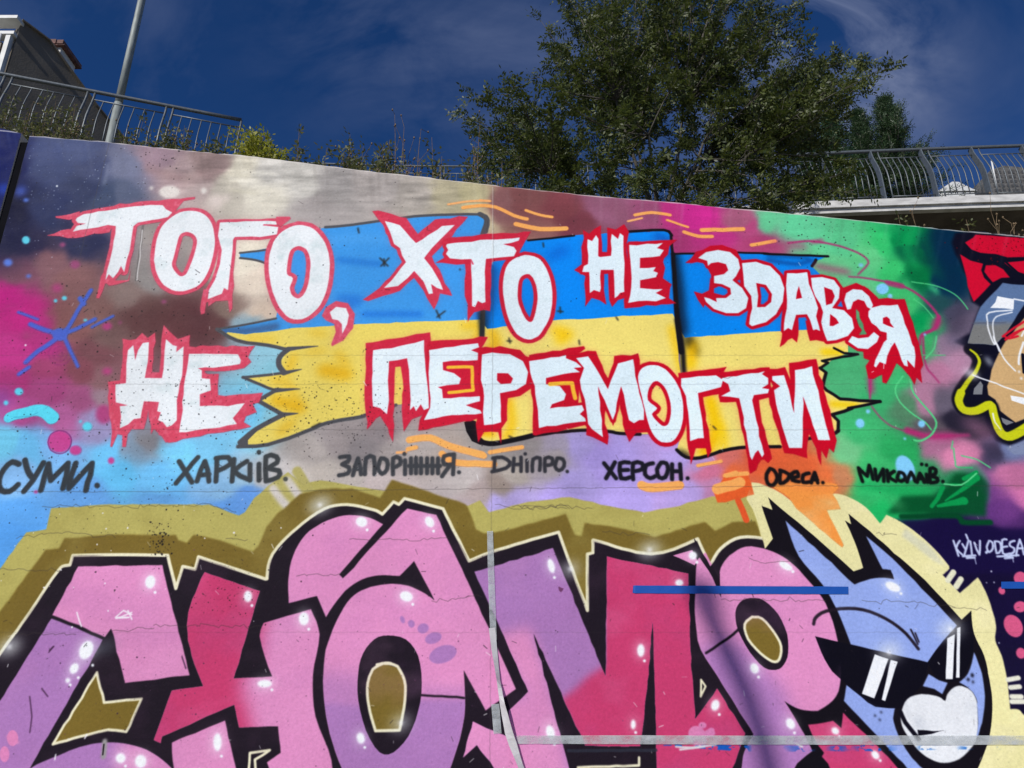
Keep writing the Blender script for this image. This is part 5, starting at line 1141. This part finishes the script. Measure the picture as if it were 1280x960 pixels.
along(dp, -.16, zb_ - .17, zb_ - .004, .22, 'edge_beam', slabm); along(dp, -.10, zb_ - .27, zb_ - .175, .14, 'drip_edge', slabm)
along(dp, .064, zb_ - .20, zb_ - .03, 3.6, 'deck_slab', darkwall); along(dp, 1.0, 6.0, zb_ - .204, .4, 'abutment_wall', darkwall)
path_pts = rp1[5:]
along([Vector((p.x, p.y, p.z)) for p in path_pts], -.1, zb_ - .3, zb_ - .02, 2.6, 'path_slab', concrete)

# ------------------------------------------------------------------ street lamps
def lamp_head(mb, p, d):
    mb.tube([p, p + d * .12, p + d * .3, p + d * .55, p + d * .62], [.05, .09, .12, .1, .03], 10)
root = tag(empty('street_lamp', (0, 0, 0)), 'tall galvanised lamp post rising behind the left railing', 'street lamp')
b0 = at(135.5, 186, 10.2); root.location = b0
top_ = at(181, -40, b0.y) - b0
MB().tube([(0, 0, -1.2), (0, 0, .9)], [.066, .066], 12).build('base_sleeve', galv, root, True)
MB().tube([(0, 0, .9), (0, 0, 2.2), (0, 0, 4.2), (0, 0, 6.8)], [.062, .062, .060, .055], 12).build('pole', galv, root, True)
mb = MB(); mb.tube([(0, 0, 6.8), (.05, .1, 7.3), (.2, .4, 7.6), (.4, .9, 7.7)], [.045, .04, .035, .03], 8); mb.build('arm', galv, root, True)
mb = MB(); lamp_head(mb, Vector((.4, .9, 7.7)), Vector((.4, .9, .05)).normalized()); mb.build('lamp_head', steeld, root, True)
# curved street lamp standing behind the viewer; its shadow falls on the wall
def back(px, py, Y):
    w = to_wall([(px, py)])[0]; P = Vector((float(w[0]), DW, float(w[1]))); s_ = (DW - Y) / -SUN.y
    return P + SUN * s_
LY = -5.0
sp_ = [back(*p, LY) for p in ((877, 728), (882, 748), (890, 774), (909, 815), (934, 868), (950, 915), (961, 955))]
e_ = sp_[-1]
pole_pts = [Vector((e_.x + .10, LY, e_.z - .6)), Vector((e_.x + .16, LY, e_.z - 1.4)), Vector((e_.x + .18, LY, 0))]
root = tag(empty('street_lamp', pole_pts[-1]), 'curved street lamp standing behind the viewer', 'street lamp')
o0 = pole_pts[-1]
MB().tube([p - o0 for p in [sp_[-1]] + pole_pts], [.058, .066, .07, .09], 12).build('pole', galv, root, True)
MB().tube([p - o0 for p in sp_[1:]], [.080, .070, .062, .058, .058, .058], 12).build('arm', galv, root, True)
d_ = (sp_[0] - sp_[1]).normalized(); mb = MB(); mb.tube([sp_[1] - o0 - d_ * .12, sp_[1] - o0, sp_[1] - o0 + d_ * .06, sp_[0] - o0], [.07, .09, .09, .05], 12); mb.build('lamp_head', steeld, root, True)

# ------------------------------------------------------------------ grey house, upper left
gable = mat('dark_grey_render', (.12, .105, .085), .9, .22, 1.5, .4, 30); plaster = mat('pale_plaster', (.62, .60, .55), .8, .15, 3, .2, 30)
tilem = mat('old_red_roof_tile', (.15, .07, .055), .8, .4, 8, .4, 30); trim = mat('white_trim', (.62, .62, .6), .6, .12, 5)
glass = mat('dark_window_glass', (.02, .03, .04), .08, .2, 3)
HY = 13.0
def hp(px, py, Y=HY): return at(px, py, Y)
hb0 = hp(62, 200); zg = 8.38
house = tag(empty('house', (hp(27, 120).x, HY, zg)), 'grey rendered house with a dark gable wall, white corner post and chimney', 'house')
ho = house.location
g_pts = [hp(27, 27), hp(42, 38), hp(62, 53), hp(90, 92), hp(120, 133), hp(160, 181), hp(190, 220)]
# the gable wall recedes from the corner to the right
def rec(p_, px, py):        # point seen at the pixel on the receding gable plane x = xg + k*(y-HY)
    d = at(px, py, 1.0) - Vector((0, 0, EYE)); k = .85; xg = hp(27, 27).x
    t = (xg - k * HY) / (d.x - k * d.y); return Vector((0, 0, EYE)) + d * t
gp = [rec(None, x, y) for x, y in ((27, 27), (42, 38), (62, 53), (90, 92), (120, 133), (160, 181), (190, 222))]
gp = [p - ho for p in gp]
fr = gp[0]; lastp = gp[-1]
poly = gp + [Vector((lastp.x, lastp.y, -1.5)), Vector((fr.x, fr.y, -1.5))]
MB().prism(poly, Vector((-.25, .22, 0))).build('gable_wall', gable, house)
ud = Vector((.85, 1, 0)).normalized()
# front, sunlit left side wall with window bays
zf = fr.z
mb = MB(); mb.box((fr.x - 6, fr.y + .02, -1.5), (fr.x - .32, fr.y + .25, zf - .55)); mb.build('front_wall', mat('shaded_brown_render', (.20, .17, .14), .85, .2, 2), house)
mb = MB(); mb.box((fr.x - .17, fr.y - .1, -1.5), (fr.x - .07, fr.y + .02, zf - .42)); mb.build('corner_post', trim, house)
mb = MB(); mb.box((fr.x - 6, fr.y - .12, zf - .46), (fr.x + .0, fr.y + .1, zf - .38)); mb.build('cornice', trim, house)
mb = MB(); mb.box((fr.x - 6.1, fr.y - .2, zf - .10), (fr.x + .04, fr.y + .1, zf - .02)); mb.build('gutter', trim, house)
mb = MB(); mb.box((fr.x - 5.5, fr.y - .14, 1.0), (fr.x - .5, fr.y + .0, 1.12)); mb.build('window_sill', trim, house)
for i in range(5): mb = MB(); mb.box((fr.x - .95 - i * 1.0, fr.y - .03, 1.15), (fr.x - .45 - i * 1.0, fr.y + .012, zf - 1.0)); mb.build('window', glass, house)
for i in range(9):
    mb = MB(); mb.box((fr.x - 1.6, fr.y - .34, -1.1 + i * .25), (fr.x - .32, fr.y - .28, -.98 + i * .25)); mb.build('louvre', trim, house)
# roof edge and downpipe
rail_ = []
mb = MB()
for i in range(len(gp) - 1):
    a, b = gp[i], gp[i + 1]; u_ = Vector((.05, -.05, 0))
    mb.prism([a + u_, b + u_, b + u_ + Vector((0, 0, .035)), a + u_ + Vector((0, 0, .035))], Vector((-.45, .4, 0)))
mb.build('roof', gable, house)
MB().tube([fr + Vector((-.24, -.16, -.5)), fr + Vector((-.24, -.16, -2.5)), fr + Vector((-.24, -.16, -5))], .025, 8).build('downpipe', trim, house, True)
ch_ = rec(None, 61, 47) - ho + Vector((-.22, .62, 0))
mb = MB(); mb.box((ch_.x - .35, ch_.y - .3, ch_.z - 1.0), (ch_.x + .32, ch_.y + .3, ch_.z + .05)); ck = mb.build('chimney', plaster, house)
mb = MB()
for i in range(5): mb.box((ch_.x - .42 + i * .17, ch_.y - .4, ch_.z + .055), (ch_.x - .28 + i * .17, ch_.y + .4, ch_.z + .16 + .02 * (i % 2)))
mb.box((ch_.x - .45, ch_.y - .38, ch_.z + .03), (ch_.x + .43, ch_.y + .38, ch_.z + .052)); cc = mb.build('chimney_cap', tilem, ck)

# ------------------------------------------------------------------ far things at the right
hz = mat('grey_tower_block', (.10, .097, .094), .9, .5, 1.5, .2, 1.2, aspect=(1, 1, 2))
BY = 90
b1_, b2_, b3_ = at(1234, 214, BY), at(1256, 210, BY), at(1279, 214, BY)
blk = tag(empty('apartment_tower', (b2_.x, BY, 0)), 'grey block of flats far behind the bridge railing at right', 'building')
mb = MB(); mb.prism([(b1_.x - b2_.x, 0, 0), (b3_.x - b2_.x + 2, 0, 0), (b3_.x - b2_.x + 2, 0, b3_.z), (b3_.x - b2_.x - .6, 0, b2_.z + .2), (0, 0, b2_.z + .4), (b1_.x - b2_.x + .5, 0, b1_.z + .2), (b1_.x - b2_.x, 0, b1_.z - 1.5)], (0, 9, 0)); mb.build('tower_wall', hz, blk)
towin = mat('dull_window', (.06, .06, .062), .6, .3, 3)
mb = MB()
for i in range(8):
    for j in range(9):
        x_ = b1_.x - b2_.x + .35 + i * .62; z_ = b2_.z - .9 - j * .75; me_ = MB().box((x_, -.05, z_), (x_ + .3, .02, z_ + .38)); me_.build('window', towin, blk)
ty = 45; t1, t2, t3 = at(1172, 239, ty), at(1192, 227, ty), at(1222, 238, ty)
tent = MB().prism([(t1.x, ty, t1.z), (t3.x, ty, t3.z), (t3.x - .3, ty, t3.z + .12), (t2.x + .35, ty, t2.z - .02), (t2.x - .1, ty, t2.z)], (0, 3, 0))
tent.box((t1.x + .1, ty + .1, t1.z - 1.2), (t3.x - .2, ty + 2.9, t1.z - .02)); c0 = Vector((t2.x, ty, 0)); tent.v = [tuple(Vector(v) - c0) for v in tent.v]
o = tent.build('tent_roof', trim); o.location = c0; tag(o, 'white pitched roof seen through the bridge railing', 'roof')
p1_, p2_ = at(1239.5, 201, 40), at(1247, 240, 40)
o = MB().tube([Vector((0, 0, 0)), p1_ - p2_], .05, 8).build('flagpole', trim, None, True); o.location = p2_; tag(o, 'slanting white pole in front of the far grey tower', 'pole')

# ================================================================== vegetation
def leaf_mat(name, c1, c2, rough=.42, trans=.25):
    m = bpy.data.materials.new(name); m.use_nodes = True; n_t = m.node_tree; b = n_t.nodes['Principled BSDF']
    ge = n_t.nodes.new('ShaderNodeNewGeometry'); r = n_t.nodes.new('ShaderNodeValToRGB')
    r.color_ramp.elements[0].color = (*c1, 1); r.color_ramp.elements[1].color = (*c2, 1)
    n_t.links.new(ge.outputs['Random Per Island'], r.inputs['Fac']); n_t.links.new(r.outputs['Color'], b.inputs['Base Color'])
    b.inputs['Roughness'].default_value = rough
    tr = n_t.nodes.new('ShaderNodeBsdfTranslucent'); n_t.links.new(r.outputs['Color'], tr.inputs['Color'])
    mx = n_t.nodes.new('ShaderNodeMixShader'); mx.inputs[0].default_value = trans
    n_t.links.new(b.outputs[0], mx.inputs[1]); n_t.links.new(tr.outputs[0], mx.inputs[2]); n_t.links.new(mx.outputs[0], n_t.nodes['Material Output'].inputs['Surface'])
    return m
bark = mat('grey_bark', (.085, .075, .06), .9, .4, 14, .8, 50); drys = mat('dry_stem', (.16, .11, .06), .9, .4, 20)
lf_tree = leaf_mat('locust_leaf', (.030, .050, .010), (.115, .135, .028), .5, .35); lf_dark = leaf_mat('cypress_leaf', (.022, .048, .018), (.055, .10, .034), .5)
lf_bush = leaf_mat('yellow_bush_leaf', (.22, .26, .025), (.42, .40, .05), .5, .4); lf_weed = leaf_mat('weed_leaf', (.07, .09, .028), (.19, .19, .07), .55, .35); lf_mid = leaf_mat('fern_leaf', (.025, .07, .025), (.06, .12, .04), .5)
vr_ = np.random.default_rng(21)
def unit(v): return v / np.maximum(np.linalg.norm(v, axis=-1, keepdims=True), 1e-9)
def leaf_cloud(name, cen, dirs, nrm, ln, wd, m, parent):
    """one diamond leaf per row: centre, direction, normal; all arrays"""
    n = len(cen); side = unit(np.cross(dirs, nrm)) * wd[:, None] / 2; d = dirs * ln[:, None]
    v = np.stack([cen, cen + d * .5 + side, cen + d, cen + d * .5 - side], 1).reshape(-1, 3).astype(np.float32)
    me = bpy.data.meshes.new(name); me.vertices.add(4 * n); me.vertices.foreach_set('co', v.ravel())
    me.loops.add(4 * n); me.loops.foreach_set('vertex_index', np.arange(4 * n, dtype=np.int32))
    me.polygons.add(n); me.polygons.foreach_set('loop_start', np.arange(0, 4 * n, 4, dtype=np.int32))
    me.update(); me.validate(); me.materials.append(m)
    o = bpy.data.objects.new(name, me); C.objects.link(o)
    if parent: o.parent = parent
    return o
def sprays(base, dirs, length, pairs, ll, lw, droop=.35):
    """compound leaves: rachis from base along dirs, opposite leaflets"""
    cs, ds, ns = [], [], []
    n = len(base); up = np.tile(np.array([0, 0, 1.0]), (n, 1)) + vr_.normal(0, .55, (n, 3))
    side = unit(np.cross(dirs, up)); nr = unit(np.cross(side, dirs))
    for k in range(pairs):
        t = (k + .6) / pairs; p = base + dirs * (length * t)[:, None] - np.array([0, 0, 1.0]) * (droop * length * t * t)[:, None]
        for s in (-1, 1):
            dd = unit(side * s + dirs * .45 + vr_.normal(0, .22, (n, 3))); cs.append(p); ds.append(dd); ns.append(unit(nr + vr_.normal(0, .35, (n, 3))))
    cs.append(base + dirs * length[:, None]); ds.append(dirs); ns.append(nr)
    cs, ds, ns = np.concatenate(cs), np.concatenate(ds), np.concatenate(ns)
    return cs, ds, ns, ll * vr_.uniform(.7, 1.25, len(cs)), lw * vr_.uniform(.7, 1.2, len(cs))
def curve(a, b, bend, n=7):
    a, b = np.array(a, float), np.array(b, float); mid_ = (a + b) / 2 + np.array(bend)
    return [(1 - t) ** 2 * a + 2 * t * (1 - t) * mid_ + t * t * b for t in np.linspace(0, 1, n)]

# the big tree: limbs reach to points of the crown seen in the photograph
tree = tag(empty('locust_tree', (0, 0, 0)), 'big dark green tree with feathery leaves rising behind the middle of the wall', 'tree')
tb = at(832, 330, 9.6); tbz = terrain(tb.x, 9.6) - .1; T0 = np.array([tb.x, 9.6, tbz]); tree.location = T0
fork = np.array([tb.x - .05, 9.6, tbz + .55])
OUT = [(578,140),(600,160),(612,195),(596,112),(625,120),(640,100),(650,150),(655,215),(640,235),(683,25),(690,55),(685,110),(700,80),(720,20),(705,-20),(745,-60),(742,40),(730,120),(700,170),(715,225),(760,90),(775,-30),(790,30),(800,-80),(820,60),(830,0),(850,100),
       (860,-60),(870,40),(905,0),(895,90),(930,-70),(935,30),(960,-20),(985,10),(1000,22),(975,60),(1010,75),(1000,100),(1035,75),(1062,80),(1085,78),(1104,80),(1080,100),(1050,110),(1060,130),(1020,135),(985,140),(940,120),(960,170),(1010,180),(1040,200),(1060,225),(1020,230),
       (1065,240),(980,225),(930,215),(900,170),(880,235),(840,225),(800,235),(760,215),(770,160),(820,150),(860,180),(745,250),(690,250),(920,250),(985,250),(1030,250),(660,180),(800,110),(730,180)]
rl = np.random.default_rng(8); wood = MB()
ENV = np.array([(578,140),(612,190),(600,200),(650,255),(760,262),(980,268),(1065,250),(1060,215),(1035,190),(1062,140),(1104,84),(1060,72),(1010,60),(985,5),(965,-60),(860,-90),(760,-70),(700,0),(683,28),(690,90),(640,105)], float)
def inside(x, y):
    c = False; n = len(ENV)
    for i in range(n):
        (x1_, y1_), (x2_, y2_) = ENV[i], ENV[i - 1]
        if (y1_ > y) != (y2_ > y) and x < (x2_ - x1_) * (y - y1_) / (y2_ - y1_) + x1_: c = not c
    return c
INN = [(665,120),(668,150),(675,180),(684,208),(690,140),(672,235),(704,212),(658,205),(696,60),(676,95),(1030,92),(1072,92),(1092,90),(1045,150),(1050,182),(1020,160),(1000,205),(1040,215),(1000,240)]
while len(INN) < 158:
    x_, y_ = rl.uniform(575, 1105), rl.uniform(-90, 268)
    if inside(x_, y_) and all(math.hypot(x_ - a_, y_ - b_) > (15 if x_ < 720 or x_ > 950 else 18) for a_, b_ in INN): INN.append((x_, y_)); tw_b, tw_d, tw_l = [], [], []; tip_b, tip_d, tip_l = [], [], []
groups = 9
limb_nodes = []
angs = [(-2.6, -.2, 1.3), (-1.9, .5, 2.2), (-1.0, -.6, 2.9), (-.2, .6, 3.3), (.7, -.3, 3.1), (1.4, .4, 2.5), (2.2, -.3, 1.8), (2.4, .3, .9), (-.4, -.9, 1.5), (.8, -.9, 1.3)]
for ax_, ay_, az_ in angs:
    e = fork + np.array([ax_ * .62, ay_, az_ * .62]); c_ = curve(fork, e, rl.normal(0, .12, 3) + np.array([0, 0, -.12]))
    wood.tube([p - T0 for p in c_], [.036 - .020 * i / 6 for i in range(7)], 6); limb_nodes.append((c_, e))
allp = [p for c_, e in limb_nodes for p in c_[2:]]
def envelope_ok(P):
    return True
for (px_, py_), reps in [(o_, 1) for o_ in OUT] + [(o_, 1) for o_ in INN]:
    for rep in range(reps):
        Yt = 9.6 + rl.uniform(-1.6, 1.8)
        tgt = np.array(at(px_ + rl.uniform(-8, 8), py_ + rl.uniform(-8, 8), Yt))
        st0 = min(allp, key=lambda p: np.linalg.norm(p - tgt) + max(0, (p[2] - tgt[2])) * .4)
        L_ = np.linalg.norm(tgt - st0); c_ = curve(st0, tgt, rl.normal(0, .08, 3) * L_ + np.array([0, 0, .05 * L_]), 8)
        wood.tube([p - T0 for p in c_], [.013 - .010 * i / 7 for i in range(8)], 5)
        n_sub = int(4 + L_ * 5.5)
        for k in range(n_sub):
            t = rl.uniform(.12, 1.0); i = min(int(t * 7), 6); p = c_[i] + (c_[i + 1] - c_[i]) * (t * 7 - i)
            d = unit(np.array(c_[i + 1] - c_[i])[None])[0]; dd = unit((d * .9 + rl.normal(0, .62, 3) + np.array([0, 0, .12]))[None])[0]
            l = rl.uniform(.16, .42) * (1.1 - .4 * t); q_ = p + dd * l
            wood.tube([p - T0, (p + q_) / 2 - T0 + rl.normal(0, .012, 3), q_ - T0], [.006, .004, .002], 3)
            ns_ = 3
            for s in range(ns_):
                tt = (s + .8) / ns_; tw_b.append(p + dd * l * tt); tw_d.append(unit((dd * .55 + rl.normal(0, .6, 3))[None])[0]); tw_l.append(rl.uniform(.10, .18))
        for s in range(7):
            tip_b.append(c_[-1 - (s % 3)] + rl.normal(0, .02, 3)); tip_d.append(unit((np.array(c_[-1] - c_[-2]) / max(np.linalg.norm(c_[-1] - c_[-2]), 1e-6) + rl.normal(0, .28, 3))[None])[0]); tip_l.append(rl.uniform(.17, .30))
wood_t = MB().tube([(0, 0, -.3), (.02, 0, .4), tuple(fork - T0)], [.10, .08, .06], 9); wood_t.tube([tuple(fork - T0), tuple(fork - T0 + np.array([.05, 0, .4]))], [.055, .035], 7)
wood_t.build('trunk', bark, tree, True); wood.build('branches', bark, tree, True)
tb_ = np.array(tw_b); td_ = np.array(tw_d); tl_ = np.array(tw_l)
print('sprays', len(tb_))
sa = sprays(tb_ - T0, td_, tl_, 4, .074, .031); sb = sprays(np.array(tip_b) - T0, np.array(tip_d), np.array(tip_l), 7, .068, .027)
cs, ds, ns, ll, lw_ = [np.concatenate([u, v]) for u, v in zip(sa, sb)]
leaf_cloud('crown', cs, ds, ns, ll, lw_, lf_tree, tree); print('leaves', len(cs))

def feather_tree(name, px, py_top, py_base, half, Y, label, m, nb, seed, group=None, zbase=None):
    r3 = np.random.default_rng(seed); bot = np.array(at(px, py_base, Y)); top = np.array(at(px, py_top, Y)); bot[0] = top[0] = (bot[0] + top[0]) / 2
    H_ = top[2] - bot[2]; W_ = half * Y / .83 / FPX
    o = tag(empty(name, tuple(bot)), label, 'tree', group)
    w_ = MB().tube([(0, 0, -1.5), (0, 0, H_ * .5), (0, 0, H_)], [.07, .04, .008], 7)
    B_, D_, L__ = [], [], []
    for i in range(nb):
        h = r3.random() ** .8; an = r3.uniform(0, 2 * PI); rad = W_ * (1 - h) ** .8 * r3.uniform(.4, 1.15)
        p0 = np.array([0, 0, H_ * max(h - .12, 0)]); p1 = np.array([math.cos(an) * rad, math.sin(an) * rad, H_ * min(h + .06, .99)])
        w_.tube([p0, (p0 + p1) / 2 + np.array([0, 0, -.03]), p1], [.012, .008, .003], 4)
        for s in range(20):
            t = r3.uniform(.15, 1.0); p = p0 + (p1 - p0) * t; B_.append(p); D_.append(unit(((p1 - p0) / max(np.linalg.norm(p1 - p0), 1e-6) * .6 + r3.normal(0, .5, 3) + np.array([0, 0, .25]))[None])[0]); L__.append(r3.uniform(.14, .26))
    w_.build('trunk', bark, o, True)
    a_ = sprays(np.array(B_), np.array(D_), np.array(L__), 4, .07, .024, .1); leaf_cloud('crown', *a_, m, o)
feather_tree('cypress_tree', 1118, 124, 262, 62, 17.8, 'dark pointed evergreen behind the bridge railing', lf_dark, 260, 1, group='trees behind the bridge railing')
feather_tree('cypress_tree', 1084, 143, 262, 42, 17.6, 'lower dark evergreen left of the pointed one', lf_dark, 150, 2, group='trees behind the bridge railing')
feather_tree('sumac_tree', 1046, 147, 262, 46, 17.2, 'mid green feathery tree beside the big tree crown', lf_mid, 150, 3, group='trees behind the bridge railing')
feather_tree('sumac_tree', 1012, 155, 262, 30, 17.0, 'pale green feathery tree partly behind the big crown', lf_mid, 120, 4, group='trees behind the bridge railing')

def plant(name, px, top, half, Y, label, cat, m, n, seed, dry=0, leafy=.06, group=None):
    """weed or bush: stems from a foot on the slope, leaves along them"""
    r3 = np.random.default_rng(seed); z = None
    tp_ = np.array(at(px, top, Y)); zb2 = terrain(tp_[0], Y) - .05; foot = np.array([tp_[0], Y, zb2]); H_ = tp_[2] - zb2; W_ = half * Y / .83 / FPX
    o = tag(empty(name, tuple(foot)), label, cat, group); st = MB(); B_, D_, L__ = [], [], []
    for i in range(n):
        an = r3.uniform(0, 2 * PI); rr_ = W_ * math.sqrt(r3.random()); h = H_ * (1 - .55 * (rr_ / max(W_, 1e-6)) ** 2) * r3.uniform(.6, 1.0)
        if i == 0: h = H_
        p1 = np.array([math.cos(an) * rr_, math.sin(an) * rr_, h]); p0 = np.array([p1[0] * .35, p1[1] * .35, 0])
        c_ = curve(p0, p1, r3.normal(0, .05, 3) * H_ * .4, 6); st.tube(c_, [.007, .006, .005, .004, .003, .002], 4)
        if dry and r3.random() < dry:
            for k in range(4): 
                q_ = c_[3 + k % 3]; e = q_ + r3.normal(0, .07, 3) + np.array([0, 0, .1]); st.tube([q_, e], [.003, .002], 3); st.tube([e, e + np.array([0, 0, .02])], [.011, .006], 5)
            continue
        for k in range(20):
            t = r3.uniform(.15, 1) ; ii = min(int(t * 5), 4); p = c_[ii] + (c_[ii + 1] - c_[ii]) * (t * 5 - ii)
            B_.append(p); D_.append(unit((r3.normal(0, .8, 3) + np.array([0, 0, .35]))[None])[0]); L__.append(r3.uniform(.05, .12))
    st.build('stems', drys, o)
    if B_:
        a_ = sprays(np.array(B_), np.array(D_), np.array(L__), 1, leafy, leafy * .45, .3); leaf_cloud('foliage', *a_, m, o)
    return o
plant('bush', 326, 158, 30, 7.2, 'bright yellow green bush just right of the left railing end', 'bush', lf_bush, 80, 1, leafy=.055)
plant('bush', 352, 178, 14, 7.2, 'small yellow green shoot beside the bright bush', 'bush', lf_bush, 14, 2, leafy=.05)
W_ = [(12,112,14,8.1,.1,10),(40,128,14,8.0,.1,10),(75,118,26,8.0,.05,18),(104,130,18,8.0,.1,14),(168,150,12,7.6,.2,10),(190,160,10,7.2,.1,8),(214,158,16,7.4,.5,14),(236,162,10,7.0,.3,10),(262,176,10,6.9,.1,8),(282,172,10,7.0,.2,8),
      (378,170,13,7.0,.15,9),(402,186,9,6.8,.1,8),(438,174,14,6.9,.1,14),(456,184,12,6.7,.1,12),(482,172,12,7.0,.15,10),(503,146,14,7.0,1,12),(503,192,10,6.6,.1,10),(528,168,12,7.0,.4,8),(545,168,10,7.0,.4,8),(556,192,8,6.6,.2,7),(598,160,12,7.4,1,8),(586,198,12,6.6,.1,10),(604,202,12,6.6,.1,10),
      (422,194,8,6.5,.1,7),(470,196,10,6.4,.1,9),(622,208,12,6.6,.1,10),(1122,270,16,7.2,.6,10),(1140,268,8,7.2,.9,6),(1212,272,5,7.0,.3,6),(1246,268,14,7.2,1,14),(1266,278,12,7.2,1,10)]
WL_ = ['short weed at the left frame edge under the railing', 'leafy weed behind the first railing bars', 'leafy weed with yellow leaves against the dark gable', 'weed left of the lamp post behind the bars', 'thin weed right of the lamp post', 'low weed under the railing middle', 'dark dry weed by the railing posts', 'low weed right of the dry one at the railing',
       'small weed under the last railing bars', 'small weed at the railing end', 'grey green weed with an arching tip right of the yellow bush', 'tiny weed on the wall top right of the arching one', 'bushy weed at the start of the path railing', 'low bushy weed on the path railing start', 'grey green upright weed left of the bare stems', 'tall fan of bare dry stems with seed heads',
       'low dark weed under the fan of bare stems', 'upright leafy weed right of the bare stems', 'upright weed with a pale tip right of its twin', 'low weed left of the railing bars', 'bare dry stems at the left edge of the tree', 'low weed in front of the path bars', 'low weed under the tree edge', 'tiny weed on the wall edge between bushes',
       'low weed in front of the upright ones', 'low weed at the left foot of the tree', 'reddish dry weed below the bridge left end', 'small dry stem below the bridge', 'single small weed below the bridge', 'bare twiggy weed below the bridge at right', 'bare twigs at the right frame edge below the bridge']
for i, (w__, lb_) in enumerate(zip(W_, WL_)):
    plant('weed', w__[0], w__[1], w__[2], w__[3], lb_, 'weed', lf_weed, max(4, int(w__[5] * .8)), 30 + i, dry=w__[4] * .7 if w__[4] < .9 else 1, leafy=.055, group='weeds growing along the wall top')
print('objects', len(bpy.data.objects))
